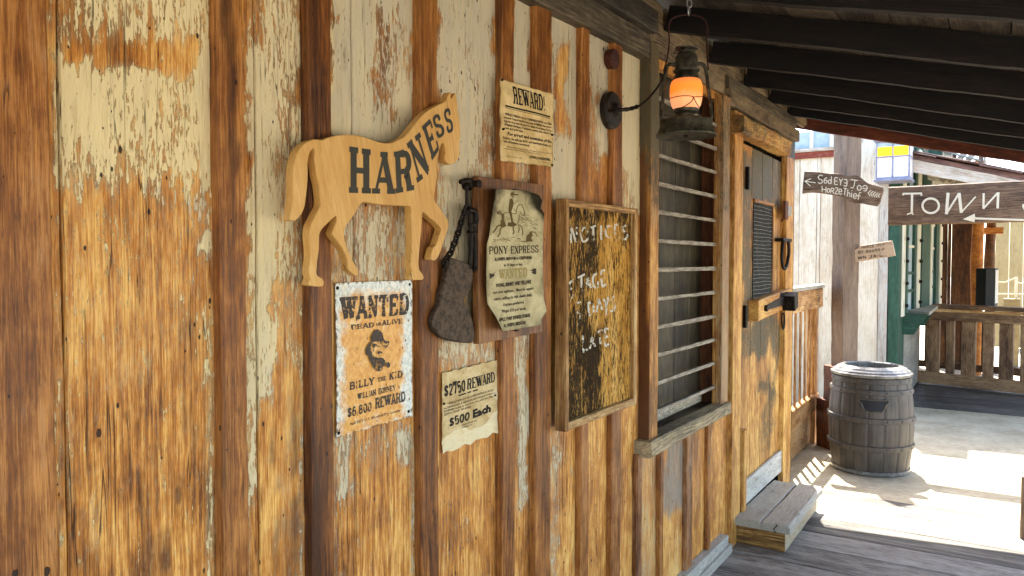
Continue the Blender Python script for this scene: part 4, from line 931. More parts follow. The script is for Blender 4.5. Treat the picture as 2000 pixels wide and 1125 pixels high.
q.tube([W(*zp([p])[0], .045) for p in ((205, 105), (235, 95), (262, 100))], .007, 8); q.build('hook', M_black, hk)
q = MB(); q.tube([W(*zp([p])[0], .042) for p in ((242, 130), (243, 190), (243, 245))], .005, 8); q.tube([W(*zp([(245+17*math.cos(t), 258+20*math.sin(t))])[0], .043) for t in np.linspace(0, 2*math.pi, 16)[:-1]], .0038, 7, True)
for pts, r in (([(262, 290), (268, 400), (262, 560), (258, 610)], .0065), ([(290, 290), (286, 400), (292, 560), (290, 600), (275, 620)], .0065), ([(250, 262), (285, 275), (298, 320), (284, 350), (262, 345)], .008)): q.tube(smooth_path([W(*zp([p])[0], .044) for p in pts], 5), r, 8)
q.tube([W(*zp([(274+28*math.cos(t), 393+8*math.sin(t))])[0], .046+.014*math.sin(t)) for t in np.linspace(0, 2*math.pi, 20)[:-1]], .0032, 6, True); q.build('rod', M_black, hk)
pth = smooth_path(zp([(235, 265), (215, 320), (198, 380), (175, 445), (150, 510), (118, 560), (112, 592)]), 8)
cum = np.r_[0, np.cumsum(np.linalg.norm(np.diff(pth, axis=0), axis=1))]; nl = 11
for k in range(nl):
    s = (k+.5)/nl*cum[-1]; x = np.interp(s, cum, pth[:, 0]); y = np.interp(s, cum, pth[:, 1]); x2 = np.interp(s+2, cum, pth[:, 0]); y2 = np.interp(s+2, cum, pth[:, 1])
    c = W(x, y, .04); d = nrm(W(x2, y2, .04)-c) if (x2, y2) != (x, y) else nrm((0, -.4, -1)); sd = nrm(np.cross(EX, d)); sd = sd if k % 2 else EX*.9+sd*.3
    q = MB(); q.tube([c+d*(.0125*math.sin(t))+sd*(.0068*math.cos(t)) for t in np.linspace(0, 2*math.pi, 14)[:-1]], .0034, 6, True); q.build('chain_link', M_black, hk, True)

# ---- worn black notice board
nb = thing('notice_board', 'framed notice board of flaking black paint and white hand lettering, left of the barred window', 'sign', (0, 2.5, 1.4))
M_nf = wood('notice_frame_timber', '5a3718', '9c713c', 'cfae78', stain='3a2412', paint='cdb98c', bmp=.5, holes=.85)
q = MB(); f_nb = attpx([(1100, 395, 1180, 860, 0, .60, 30), (1178, 470, 1250, 800, 0, .42, 20), (1100, 395, 1250, 440, 0, .62, 16), (1140, 640, 1172, 780, 0, .66, 14), (1190, 420, 1240, 470, 0, .52, 12), (1170, 440, 1215, 620, 0, .38, 12), (1150, 560, 1190, 640, 0, .40, 14)], (.46, 0, 0, .12))
for a, b in ((2.24, 2.508), (2.5095, 2.805)): q.plank((.028, a, 1.045), EY, EZ, EX, b-a, .75, .02, seg=60, m=16, ch=.002, jit=.0004, att=f_nb)
q.build('panel', M_board, nb)
def fr_(P, U, V, wd, ln, t, A=(.1, 0, 0, 0)):
    q = MB(); q.plank(P, U, V, EX, wd, ln, t, m=2, ch=.003, A=A); q.build('frame', M_nf, nb)
fr_((.027, 2.226, 1.034), EY, EZ, .018, .772, .043, (.1, .05, 0, -.08)); fr_((.027, 2.788, 1.034), EY, EZ, .03, .772, .04)
fr_((.027, 2.245, 1.782), EZ, EY, .024, .542, .041); fr_((.027, 2.245, 1.034), EZ, EY, .028, .542, .041, (.3, 0, 0, .12))
zc = Z(1070, 370, 2.295)
fl = Flat(onplane(.048), .0006)
hand = lambda pts, t=9.: fl.stroke(zc(pts), t/2.295, len(pts) > 3)
for P in ([(104, 240), (104, 168), (128, 238), (130, 165)], [(163, 165), (150, 195), (156, 232), (176, 225), (180, 190), (163, 165)], [(192, 172), (215, 162)], [(203, 168), (205, 232)], [(238, 160), (240, 226)], [(283, 160), (262, 172), (262, 205), (285, 218)], [(318, 160), (302, 162), (304, 216), (324, 212)], [(304, 190), (318, 187)], [(352, 162), (336, 166), (340, 186), (356, 200), (350, 222), (334, 222)],
          [(116, 405), (98, 420), (100, 440), (114, 455), (112, 480), (96, 490)], [(134, 396), (166, 380)], [(150, 388), (152, 462)], [(168, 458), (178, 392), (194, 442)], [(172, 432), (188, 424)], [(222, 375), (204, 390), (204, 430), (222, 440), (224, 412)], [(256, 362), (240, 368), (244, 432), (260, 424)], [(242, 398), (256, 392)],
          [(148, 502), (128, 516), (134, 552), (146, 566), (140, 598), (130, 612)], [(182, 505), (184, 566)], [(182, 505), (202, 515), (204, 545), (184, 566)], [(218, 550), (228, 492), (244, 540)], [(250, 490), (262, 522), (272, 482)], [(262, 522), (264, 566)], [(300, 478), (286, 490), (300, 512), (296, 540), (280, 546)],
          [(156, 655), (160, 728), (178, 716)], [(188, 714), (198, 662), (212, 704)], [(192, 692), (208, 686)], [(224, 640), (246, 630)], [(234, 636), (236, 694)], [(272, 625), (256, 630), (258, 698), (274, 692)], [(258, 662), (270, 658)]):
    hand(P)
fl.build('lettering', ink('worn_white_paint', 'd9d4c4', .465, (60, 34, 60), 'a8a294'), nb)
q = MB(); q.lathe(W(*zc([(165, 104)])[0], .048), [(.0001, 0), (.009, 0), (.0075, .001), (.0001, .001)], 14, ax=EX); q.build('bolt_hole', M_void, nb)

# ---- junction disc and its cable
jb = thing('junction_disc', 'dark round wall plate with a black cable leading to the hanging lantern', 'electrical box', W(1187, 217, 0))
q = MB(); cj = W(1187, 217, .0); q.lathe(cj, [(.0001, 0), (.069, 0), (.071, .022), (.064, .03), (.03, .032), (.022, .05), (.0001, .052)], 40, ax=EX); q.build('cover', plain('dark_painted_metal', '1d1915', '352d26', (30, 30, 30), .5, .2, .3), jb, True)
cp = [(1190, 216, .05), (1205, 215, .085), (1228, 213, .11), (1246, 208, .14), (1262, 196, .175), (1277, 180, .215), (1288, 165, .25), (1296, 150, .28), (1301, 132, .29)]
q = MB(); q.tube(smooth_path([W(*p) for p in cp[:4]], 5), [.0075+.0012*math.sin(i*2.3) for i in range(16)], 8); q.tube(smooth_path([W(*p) for p in cp[2:]], 5), .0042, 8); q.build('cable', M_black, jb, True)

# ---- the lantern
LD = .35
lc = W(1339.5, 60+1012/4.893, LD); depth = (lc-C0)@FW; ms = depth/FPX/4.893
LPp = lambda x, y, dz=0.0: C0+ray(x, y)*(depth+dz)
M_lan = plain('weathered_lantern_metal', '2b2a22', '565243', (40, 40, 40), .5, .5, .4, '2a1a10', .6)
M_wir = plain('rusty_wire', '2a1712', '4a2a20', (60, 60, 60), .6, .4)
ln = thing('hanging_lantern', 'dark metal storm lantern with glowing orange globe, hanging before the barred window', 'lantern', lc)
ht = lambda y: (1012-y)*ms
q = MB(); q.lathe(lc, [(.0001, .004), (275*ms, .002), (284*ms, 0), (286*ms, .004), (268*ms, .016), (250*ms, .03), (248*ms, ht(868)), (236*ms, ht(858)), (120*ms, ht(842)), (.0001, ht(842))], 56); q.build('tank', M_lan, ln, True)
q = MB(); q.lathe(lc-EZ*.001, [(.0001, 0), (.0085, 0), (.0085, .004), (.0001, .004)], 10); q.build('filler_plug', M_void, ln)
q = MB(); q.lathe(lc, [(75*ms, ht(845)), (78*ms, ht(800)), (116*ms, ht(780)), (122*ms, ht(755)), (108*ms, ht(745)), (100*ms, ht(750))], 40); q.build('burner', M_lan, ln, True)
def glow():
    n = NB('glowing_globe'); g = n.n('ShaderNodeTexCoord').outputs['Generated']; sp = n.n('ShaderNodeSeparateXYZ'); n.put(sp.inputs[0], g)
    col = n.ramp(n.ma('ADD', sp.outputs[2], n.ma('MULTIPLY', n.ma('SUBTRACT', n.nz(g, (3, 3, 3), 2), .5), .2)), [(0.0, lin('c98a6a')), (.28, lin('f09866')), (.6, lin('ff7408')), (.8, lin('ff7a1a')), (1.0, lin('e8703c'))])
    n.put(n.b.inputs['Emission Color'], col); n.b.inputs['Emission Strength'].default_value = .16
    return n.fin(n.mix(.0, lin('d98a4a'), lin('d98a4a')), .35, 0, .5)
q = MB(); gp = [(98, 768), (120, 750), (138, 715), (150, 660), (154, 605), (153, 560), (148, 520), (138, 490), (118, 472)]; q.lathe(lc, [(r*ms, ht(y)) for r, y in [(p[0], p[1]) for p in gp]], 48); q.build('globe', glow(), ln, True)
q = MB(); q.lathe(lc, [(122*ms, ht(482)), (124*ms, ht(468)), (112*ms, ht(440)), (96*ms, ht(408)), (88*ms, ht(400)), (88*ms, ht(396)), (124*ms, ht(396)), (127*ms, ht(384)), (104*ms, ht(374)), (104*ms, ht(262)), (92*ms, ht(240)), (80*ms, ht(225)), (80*ms, ht(205)), (70*ms, ht(205)), (.0001, ht(205))], 48); q.build('chimney', M_lan, ln, True)
q = MB(); q.lathe(lc, [(.0001, ht(182)), (106*ms, ht(186)), (108*ms, ht(178)), (70*ms, ht(166)), (.0001, ht(164))], 40); q.lathe(lc, [(30*ms, ht(206)), (30*ms, ht(178))], 12); q.build('cap', M_lan, ln, True)
for sgn, P in ((-1, [(240, 322), (190, 322), (158, 350), (145, 420), (128, 600), (105, 780), (108, 840), (140, 868), (175, 866)]), (1, [(455, 318), (490, 318), (522, 348), (540, 420), (560, 600), (585, 780), (580, 830), (545, 862), (510, 862)])):
    q = MB(); q.tube(smooth_path([LPp(1270+x/4.893, 60+y/4.893) for x, y in P], 6), .0062, 10); q.build('frame_tube', M_lan, ln, True)
q = MB(); zb = Z(1150, 0, 3.75)
q.tube(smooth_path([LPp(*p) for p in zb([(548, 520), (575, 420), (590, 300), (584, 205), (612, 135), (720, 108), (830, 130), (868, 195), (864, 300), (868, 420), (876, 512)])], 6), .0028, 8); q.build('bail', M_wir, ln, True)
gz = lambda pts, dz: [C0+ray(1270+x/4.893, 60+y/4.893)*(depth+dz) for x, y in pts]
q = MB()
for P in ([(185, 648), (240, 632), (310, 622), (385, 624), (412, 632), (470, 630), (500, 626)], [(412, 632), (400, 670), (340, 715), (265, 748)], [(412, 632), (435, 680), (468, 735)], [(500, 626), (545, 640), (580, 690)]): q.tube(smooth_path(gz(P, -.058), 5), .0014, 6)
q.build('guard_wire', M_wir, ln, True); q = MB()
q.tube(smooth_path(gz([(560, 700), (575, 670), (600, 650), (606, 668), (580, 690), (548, 700)], -.02), 4), .0014, 6)
q.tube(smooth_path(gz([(410, 165), (330, 150), (265, 152), (245, 165), (290, 178), (240, 195), (235, 212), (280, 220)], -.04), 5), .0016, 6)
q.tube(smooth_path(gz([(130, 800), (170, 812), (230, 815), (262, 800)], -.03), 5), .0016, 6); q.tube(smooth_path(gz([(420, 810), (460, 815), (490, 790)], -.03), 5), .0016, 6)
q.build('wire_coil', M_wir, ln, True)
hc = thing('hanging_chain', 'short bright steel chain holding up the storm lantern from a rafter', 'chain', LPp(1345, -60))
for k in range(6):
    c = LPp(1345.5+.8*(k % 2), 21-k*15); sd = RT if k % 2 else FW*.8+RT*.5
    q = MB(); q.tube([c+EZ*(.0155*math.sin(t))+sd*(.008*math.cos(t)) for t in np.linspace(0, 2*math.pi, 16)[:-1]], .0027, 7, True); q.build('link', plain('steel', '8a8984', 'c9c7c0', (50, 50, 50), .35, .8) if k == 0 else bpy.data.materials['steel'], hc, True)

# ---- the step at the door
st = thing('door_step', 'weathered wooden box step with a worn grey top, in front of the door', 'step', (.16, 4.75, 0))
M_stp = wood('step_side_timber', '3d2a16', '94682f', 'cfa765', stain='2a1a0d', grey='b5a88c', bmp=.7, holes=.85)
q = MB(); q.plank((.024, 4.285, .114), EX, EY, EZ, .15, .88, .042, m=3, ch=.008, jit=.003, A=(.2, 0, .12, 0)); q.plank((.1755, 4.285, .114), EX, EY, EZ, .158, .88, .042, m=3, ch=.012, jit=.004, A=(.2, 0, .15, .02)); q.build('tread', M_grey, st)
q = MB(); q.plank((.03, 4.34, .003), EZ, EX, -EY, .11, .268, .025, m=2, ch=.004, jit=.003, A=(0, .14, 0, -.15)); q.build('side_board', M_stp, st)
q = MB(); q.plank((.278, 4.315, .003), EZ, EY, EX, .11, .83, .022, m=2, ch=.004, jit=.004, A=(0, 0, .5, .25)); q.build('front_board', M_stp, st)
q = MB(); q.plank((.03, 5.12, .003), EZ, EX, EY, .11, .247, .025, m=2, A=(0, 0, 0, 0)); q.build('side_board', M_stp, st)

# ================================================================ beyond the porch
M_white = wood('whitewashed_planks', 'a58e6c', 'cfc6b2', 'e4dfd2', stain='a97a4a', grey='b9b6ac', bmp=.35, holes=.97, contrast=.62, rough=.7)
M_rpost = wood('red_brown_post_paint', '55443a', '75614f', '8d7865', stain='3a2418', grey='8d847c', bmp=.6, holes=.8, contrast=.9)
M_sign = wood('sign_board_timber', '3d2c1e', '6f5842', '8f7457', stain='2a1c12', grey='857a6c', bmp=.6, holes=.85)
M_sign2 = wood('small_sign_timber', 'a08568', 'c4ab8e', 'd8c4ab', stain='7a5a3c', bmp=.3, holes=.97, contrast=.6)
M_town = wood('town_board_timber', '33241a', '67503c', '8a6f55', stain='20150d', grey='8a8072', bmp=.7, holes=.9, g0=.05)
M_green = wood('green_painted_timber', '14291f', '27493a', '3c6450', stain='0c1d14', grey='5b7a62', bmp=.35, holes=.96, contrast=.7)
M_clap = wood('grey_clapboard', '6f6a60', '989286', 'b5afa2', stain='4a463e', bmp=.4, holes=.96, contrast=.7)
M_fence = wood('gate_timber', '4a3526', '86684b', 'ad8c68', stain='33241a', grey='9a8f80', bmp=.5, holes=.9)
M_brown = wood('brown_wall_timber', '2c1b10', '5a3a20', '7c5632', stain='1d120a', bmp=.5, holes=.9)
M_log = wood('orange_log', '7a4216', 'b9712c', 'd99a50', stain='4a260e', bmp=.8, holes=.8)
M_beige = wood('beige_fence_timber', '6f6040', '8c7c57', 'a0916c', stain='5a4c30', bmp=.3, holes=.98, contrast=.55)
M_shing = wood('roof_shingle_timber', '2e1c17', '5c4038', '7d5c50', stain='1d120e', bmp=.4, holes=.97)
M_pale = wood('pale_worn_fascia', '7a6652', 'b3a492', 'd2c8ba', stain='6a4a34', grey='b9c0bd', g0=.2, bmp=.4, holes=.95)
M_wpaint = ink('white_sign_paint', 'e2d9c0', .2, (300, 300, 300), 'd6cbb0'); M_dpaint = ink('dark_sign_writing', '33302c', .2, (300, 300, 300))
M_glass = plain('grey_blue_glass', '8fa3ab', 'a9b9bd', (6, 6, 6), .55, 0, .05)
M_lead = plain('lavender_grey_frame', '77788c', '8f90a2', (20, 20, 20), .5, 0, .2)
M_redt = plain('red_trim_paint', '6a2c1f', '8a4433', (20, 3, 20), .7, 0, .3, 'b08a72', .6)
M_creamp = plain('cream_trim_paint', 'cdc6ad', 'e2dcc8', (20, 4, 20), .7, 0, .2, '8a7a58', .66)

# ---- railing between the door post and the porch post
rl = thing('railing', 'brown wooden railing with slim balusters and a wide cap, between door and red-brown post', 'railing', (-.1, 6.5, 0))
RY0, RY1 = 5.91, 7.16
def rbar(name, z0, z1, X1, th, mat=M_rail, y0=RY0, y1=RY1, A=(0, 0, 0, 0)):
    q = MB(); q.plank((X1-th, y0, z0), EZ, EY, EX, z1-z0, y1-y0, th, m=2, ch=.006, jit=.002, A=A); q.build(name, mat, rl)
rbar('kick_board', .002, .285, -.12, .03, A=(0, 0, .3, .25)); rbar('bottom_rail', .30, .437, -.075, .05, A=(0, 0, .12, .02)); rbar('top_rail', 1.20, 1.365, -.05, .04, A=(0, 0, .05, .0))
q = MB(); q.plank((-.13, RY0, 1.368), EX, EY, EZ, .09, RY1-RY0+.03, .032, m=2, ch=.005, A=(0, 0, .5, .25)); q.build('cap', M_grey, rl)
for k in range(7):
    y = 5.985+k*.178; q = MB(); q.plank((-.112, y, .43), EY, EZ, EX, .05, .78, .012, m=2, A=(0, 0, 0, rng.uniform(-.08, .1))); q.build('baluster', M_rail, rl)
q = MB(); q.plank((-.16, 7.06, .0), EY, EZ, EX, .09, 1.21, .075, m=2, A=(0, 0, 0, .05)); q.build('end_post', M_rail, rl)

# ---- porch post standing on its stepped base, turned to the walkway
pt = thing('porch_post', 'tall red-brown square post on a stepped wooden base, behind the barrel', 'post', (.12, 6.95, 0))
v0 = ray(1648, 500); vh = nrm((v0[0], v0[1], 0)); rh = np.array([vh[1], -vh[0], 0])
pf = YP(1648, 500, 6.92); pf[2] = 0; ua, ub = -.095*rh+.12*vh, .12*rh+.095*vh; pc = pf+(ua+ub)/2
def turned(k, z0, z1, mat, name, ch=.006, A=(0, 0, 0, 0)):
    q = MB(); P = pc-(ua+ub)/2*k; P = P+EZ*z0; ln_ = np.linalg.norm(ua)*k
    q.plank(P, nrm(ub), EZ, nrm(ua), ln_, z1-z0, ln_, m=3, ch=ch, jit=.004, seg=30, A=A); return q.build(name, mat, pt)
turned(1.0, .70, 2.9, M_rpost, 'shaft'); turned(1.68, .415, .705, M_jamb, 'base_block', .03, (0, 0, 0, .1)); turned(2.05, 0, .415, M_jamb, 'base_block', .012, (0, 0, 0, .0))

# ---- arrow sign on the post
YS = 6.86
zs = Z(1560, 260, 5.625); sgp = lambda Y: (lambda x, y, l: YP(x, y, Y-l))
s1 = thing('arrow_sign', 'wavy-edged brown board with white arrow and a horse thief message, on the porch post', 'sign', YP(1650, 370, YS))
q = MB(); ol = zs([(62, 418), (150, 420), (250, 428), (340, 442), (420, 444), (478, 448), (520, 470), (575, 472), (612, 455), (660, 470), (700, 502), (740, 537), (800, 562), (860, 574), (925, 594), (932, 622), (910, 690), (890, 760), (860, 802), (820, 796), (760, 786), (700, 772), (620, 768), (560, 755), (500, 722), (430, 690), (350, 675), (250, 660), (150, 650), (70, 655), (36, 662), (45, 560), (58, 440)])
q.slab([YP(x, y, YS) for x, y in ol], (0, .045, 0), .004, gu=EZ, gv=EX, A=(0, 0, .25, -.02)); q.build('board', M_sign, s1)
fl = Flat(sgp(YS), .001); R_ = lambda pts, t=10., sm=None: fl.stroke(zs(pts), t/5.625, len(pts) > 3 if sm is None else sm)
loop = lambda cx, cy, rx, ry, n=14: [(cx+rx*math.cos(2*math.pi*i/n), cy+ry*math.sin(2*math.pi*i/n)) for i in range(n+1)]
for P in ([(185, 546), (68, 528)], [(136, 500), (68, 528), (128, 582)], [(264, 470), (236, 462), (214, 482), (226, 505), (256, 516), (258, 540), (236, 552), (210, 542)], [(312, 490), (286, 500), (278, 530), (290, 550), (310, 540), (305, 518), (282, 522)], [(360, 475), (356, 556)], loop(340, 535, 16, 20), [(430, 492), (398, 492), (396, 561), (430, 563)], [(397, 526), (425, 526)],
          [(445, 500), (462, 532), (485, 500)], [(462, 532), (458, 572)], [(498, 511), (529, 515), (525, 580), (494, 575)], [(500, 546), (526, 549)], [(572, 510), (652, 521)], [(618, 516), (608, 575), (592, 602), (570, 594)], loop(665, 601, 22, 27), [(700, 605), (750, 612), (745, 582), (722, 574), (703, 592)], [(750, 612), (741, 634), (712, 634)],
          [(795, 628), (762, 657), (785, 692)], [(822, 636), (790, 664), (810, 698)], [(846, 645), (816, 670), (836, 702)], [(872, 656), (844, 679), (862, 706)], [(897, 664), (870, 685), (888, 708)],
          [(255, 580), (258, 646)], [(300, 590), (298, 656)], [(257, 615), (300, 623)], loop(326, 630, 14, 21), [(356, 604), (350, 661)], [(356, 604), (386, 610), (380, 633), (353, 635)], [(368, 635), (389, 668)], [(398, 602), (428, 602), (424, 625), (400, 664), (436, 668)], [(443, 641), (472, 641), (467, 618), (449, 616), (440, 645), (454, 672), (474, 663)],
          [(492, 604), (531, 612)], [(512, 608), (502, 682)], [(541, 620), (532, 697)], [(535, 668), (555, 655), (563, 672), (560, 702)], [(583, 655), (578, 706)], [(583, 628), (582, 636)], [(600, 690), (636, 691), (630, 667), (610, 668), (599, 694), (612, 718), (634, 710)], [(688, 655), (669, 655), (660, 680), (652, 731)], [(640, 690), (682, 688)]): R_(P)
fl.build('lettering', M_wpaint, s1)

# ---- small pointer sign
s2 = thing('pointer_sign', 'small pale tilted board with dark hand lettering, nailed to the right of the post', 'sign', YP(1710, 490, 7.02))
zs2 = Z(1540, 230, 3.409); YS2 = 7.0
q = MB(); q.slab([YP(x, y, YS2) for x, y in zs2([(440, 882), (486, 850), (690, 817), (712, 918), (550, 945), (444, 962)])], (0, .025, 0), .003, gu=EZ, gv=EX); q.build('board', M_sign2, s2)
fl = Flat(sgp(YS2), .001)
def hline(s, x0, x1, yb, yt, lean):
    o = fl.f; (a, b), (c, d) = zs2([(x0, yb), (x1, yt)]); fl.f = leaned(o, a, lean); text(fl, s, a, c, b, d, heavy=.19, thin=.16, serif=0); fl.f = o
hline('HORZE THIF', 486, 642, 871, 855, -.12); hline('BY SHARRIF', 463, 642, 907, 887, -.12); hline('WN JAIL', 460, 628, 946, 923, -.13)
fl.build('lettering', M_dpaint, s2)

# ---- the long board across the walkway
YT = 7.15
tb = thing('town_board', 'long dark plank lettered TOWN with a white arrow, hung across the walkway', 'sign', (1.2, YT, 0))
zt2 = Z(1720, 260, 5.625)
q = MB(); a, b = YP(1737, 366, YT), YP(1737, 440, YT); q.plank((a[0], YT, b[2]), EZ, EX, -EY, a[2]-b[2], 2.1, .055, seg=60, m=6, ch=.008, jit=.0015, A=(0, .02, .05, .06)); q.build('board', M_town, tb)
q = MB(); q.box((2.50, YT+.006, 0), (2.62, YT+.126, 2.7), 2); q.build('support_post', M_rpost, tb)
fl = Flat(sgp(YT-.057), .0015); R_ = lambda pts, t=24., sm=None: fl.stroke(zt2(pts), t/5.625, len(pts) > 3 if sm is None else sm)
for P, t in (([(246, 684), (250, 666), (445, 662), (450, 686)], 20), ([(345, 664), (342, 888)], 26), ([(288, 893), (320, 882), (345, 876), (358, 896)], 16), (loop(550, 798, 90, 80, 24), 24)): R_(P, t, t == 24)
for P, t in (([(741, 655), (722, 892)], 34), ([(722, 885), (862, 660)], 22), ([(862, 658), (886, 876)], 34), ([(886, 870), (1045, 697)], 16), ([(1132, 660), (1129, 832)], 24), ([(1129, 828), (1288, 655)], 20), ([(1292, 650), (1285, 826)], 28), ([(1700, 665), (1698, 800), (1660, 862), (1600, 855), (1570, 810), (1568, 780)], 24), ([(1030, 936), (1240, 944), (1700, 958)], 22)): R_(P, t)
fl.poly(zt2([(903, 946), (1034, 884), (1040, 930), (1030, 978)]))
fl.build('lettering', M_wpaint, tb)

# ---- box lantern with yellow panes
YL = 8.55
bl_ = thing('box_lantern', 'square grey-framed lantern with two glowing yellow panes above two white ones', 'lantern', YP(1744, 352, YL))
c0, c1 = YP(1710, 346, YL), YP(1778, 272, YL); w_ = c1[0]-c0[0]; h_ = c1[2]-c0[2]
M_yel = NB('lit_yellow_pane'); M_yel.put(M_yel.b.inputs['Emission Color'], lin('ffc000')); M_yel.b.inputs['Emission Strength'].default_value = .2; M_yel = M_yel.fin(lin('e0a818'), .3)
M_wp = plain('milky_pane', 'd8cfd0', 'e6dcd4', (8, 8, 8), .3, 0, .05)
q = MB(); t_ = .014
for X_ in (c0[0], c0[0]+w_/2-t_/2, c1[0]-t_):
    q.box((X_, YL, c0[2]), (X_+t_, YL+.02, c1[2]), 2, seg=2); q.box((X_, YL+w_, c0[2]), (X_+t_, YL+w_+.02, c1[2]), 2, seg=2)
for z_ in (c0[2]-.02, c0[2]+h_*.54, c1[2]-t_):
    q.box((c0[0]-.003, YL-.003, z_), (c1[0]+.003, YL+.023, z_+t_), 0, seg=2)
    for X_ in (c0[0]-.003, c1[0]-t_): q.box((X_, YL+.024, z_), (X_+t_+.003, YL+w_-.001, z_+t_), 1, seg=2)
q.box((c0[0]-.015, YL-.015, c0[2]-.045), (c1[0]+.015, YL+w_+.035, c0[2]-.021), 0, seg=2); q.box((c0[0]-.02, YL-.02, c1[2]), (c1[0]+.02, YL+w_+.04, c1[2]+.03), 0, seg=2)
q.build('frame', M_lead, bl_)
zm = c0[2]+h_*.54; zy = zm+h_*.30
for (z0, z1, m, nm) in ((c0[2]-.006, zm, M_wp, 'white_pane'), (zm+t_, zy, M_yel, 'yellow_pane'), (zy, c1[2]-t_, M_glass, 'clear_pane')):
    for X0, X1 in ((c0[0]+t_, c0[0]+w_/2-t_/2), (c0[0]+w_/2+t_/2, c1[0]-t_)):
        q = MB(); q.box((X0, YL+.006, z0), (X1, YL+.012, z1), 2, seg=2, jit=0, ch=.001); q.build(nm, m, bl_)
for X_ in (c0[0]+.002, c1[0]-.01): q = MB(); q.box((X_, YL+.025, c0[2]), (X_+.007, YL+w_-.002, c1[2]-.015), 2, seg=2, jit=0); q.build('side_pane', M_wp, bl_)
q = MB(); q.tube([((c0[0]+c1[0])/2, YL+w_/2, c1[2]+.03), ((c0[0]+c1[0])/2, YL+w_/2, c1[2]+.25), (.2, 8.97, c1[2]+.25)], .012, 8); q.build('bracket', M_black, bl_)

# ---- whitewashed building and its ticket bay
wb = thing('whitewashed_building', 'pale whitewashed plank building with blue-grey window and red trim, behind the post', 'building', (-.5, 9, 0))
YW = 8.95; zx = lambda x: YP(x, 500, YW)[0]; zz_ = lambda y: YP(1590, y, YW)[2]
q = MB(); q.add(*cbox((-3.2, YW+.03, 0), (.20, 13.3, 3.03))); wall_w = q.build('wall', M_white, wb)
edges = [-3.2, -2.6, -2.0, -1.5, -1.0, zx(1560), zx(1594), zx(1601), zx(1652), zx(1716)]
for a, b in zip(edges[:-1], edges[1:]):
    q = MB(); q.plank((a+.002, YW+.028, 0), EX, EZ, -EY, b-a-.004, 3.03, .025, m=2, seg=24, A=(0, rng.uniform(.0, .14), rng.uniform(-.1, .2), rng.uniform(-.06, .1))); q.build('plank', M_white, wb)
q = MB(); q.plank((zx(1717), YW+.028, 0), EX, EZ, -EY, .20-zx(1717)+.055, 3.03, .05, m=2, A=(0, -.2, .2, .12)); q.build('corner_board', M_pale, wb)
zt_, zl_, zr_ = zz_(255), zz_(290), zz_(297)
q = MB(); q.box((zx(1520), YW-.03, zz_(309)), (zx(1640), YW+.0, zr_), 0); q.build('red_trim', M_redt, wb)
wn = MB(); wn.box((zx(1520), YW-.05, zr_+.002), (zx(1640), YW+.0, zl_), 0); wn = wn.build('window', M_pale, wb)
q = MB(); q.box((zx(1520), YW-.012, zl_+.002), (zx(1640), YW-.002, min(zl_+.9, 3.02)), 2, seg=2, jit=0); q.build('glass', M_glass, wn)
for x in (1545, 1583, 1622): q = MB(); q.box((zx(x)-.018, YW-.035, zl_+.002), (zx(x)+.018, YW-.013, min(zl_+.9, 3.02)), 2); q.build('glazing_bar', M_creamp, wn)
# green trimmed side with windows and a serving shelf
q = MB(); q.plank((.262, 8.99, .0), EX, EZ, -EY, .10, 2.9, .05, m=2, A=(0, 0, 0, .02)); q.box((.262, 8.99, .0), (.36, 9.55, 2.9), 2); q.build('green_trim', M_green, wb)
A_, B_ = np.array([.365, 9.56]), np.array([.60, 13.1]); dv = (B_-A_)/np.linalg.norm(B_-A_); bn = np.array([dv[1], -dv[0]])
def bay(x):
    r = ray(x, 500)[:2]; M_ = np.array([[r[0], -dv[0]], [r[1], -dv[1]]]); return np.linalg.solve(M_, A_-C0[:2])[1]
def strip(x0, x1, z0, z1, mat, name, out=.03):
    s0, s1 = bay(x0), bay(x1); P = np.array([*(A_+dv*s0), z0]); q = MB()
    q.plank(P-np.array([*bn, 0])*.02, np.array([*dv, 0]), EZ, np.array([*bn, 0]), s1-s0, z1-z0, .02+out, m=1, seg=16, A=(0, 0, 0, rng.uniform(-.05, .05))); return q.build(name, mat, wb)
strip(1756, 1835, .98, 3.0, M_green, 'bay_wall', .0)
for x0, x1, mt, nm, o in ((1757.5, 1763, M_creamp, 'white_strip', .03), (1763.5, 1767, M_green, 'green_trim', .04), (1768, 1780, M_glass, 'side_window', .006), (1781, 1785, M_green, 'green_trim', .03), (1785.5, 1791, M_creamp, 'white_strip', .04), (1792, 1808, M_green, 'shutter', .05), (1808.5, 1811, M_creamp, 'white_strip', .06), (1811.5, 1820, M_glass, 'side_window', .02), (1820.5, 1826, M_green, 'green_trim', .05), (1826.5, 1831, M_creamp, 'white_strip', .06)):
    strip(x0, x1, 1.0, 2.9, mt, nm, o)
for x0, x1 in ((1768, 1780), (1811.5, 1820)):
    for z in (1.25, 1.45, 1.75, 2.05): strip(x0, x1, z, z+.03, M_creamp if z > 1.6 else M_green, 'sash_bar', .03)
for x in (1760.5, 1788.5, 1829):
    for k in range(6):
        s = bay(x); p_ = A_+dv*s+bn*.045; z = 1.12+k*.24; q = MB(); q.lathe((p_[0], p_[1], z), [(.0001, 0), (.022, 0), (.016, .03), (.0001, .035)], 8, ax=(bn[0], bn[1], 0)); q.build('iron_stud', M_black, wb)
q = MB(); q.add(*cbox((.2, 9.56, .0), (.34, 11.6, 1.0)))
for k in range(6): q.plank((.34, 9.56, .02+k*.16), EZ, EY, EX, .165, 2.0, .018, m=1, seg=8, ch=.004)
q.build('lower_siding', M_clap, wb)
SH = [G(x, y, 1.05) for x, y in ((1758, 603), (1815, 610), (1832, 597), (1779, 589))]
q = MB(); q.slab(SH, (0, 0, -.035), .003, gu=EX, gv=EY, A=(0, 0, .3, .1)); q.build('serving_shelf', M_grey, wb)
Yb = SH[1][1]+.03
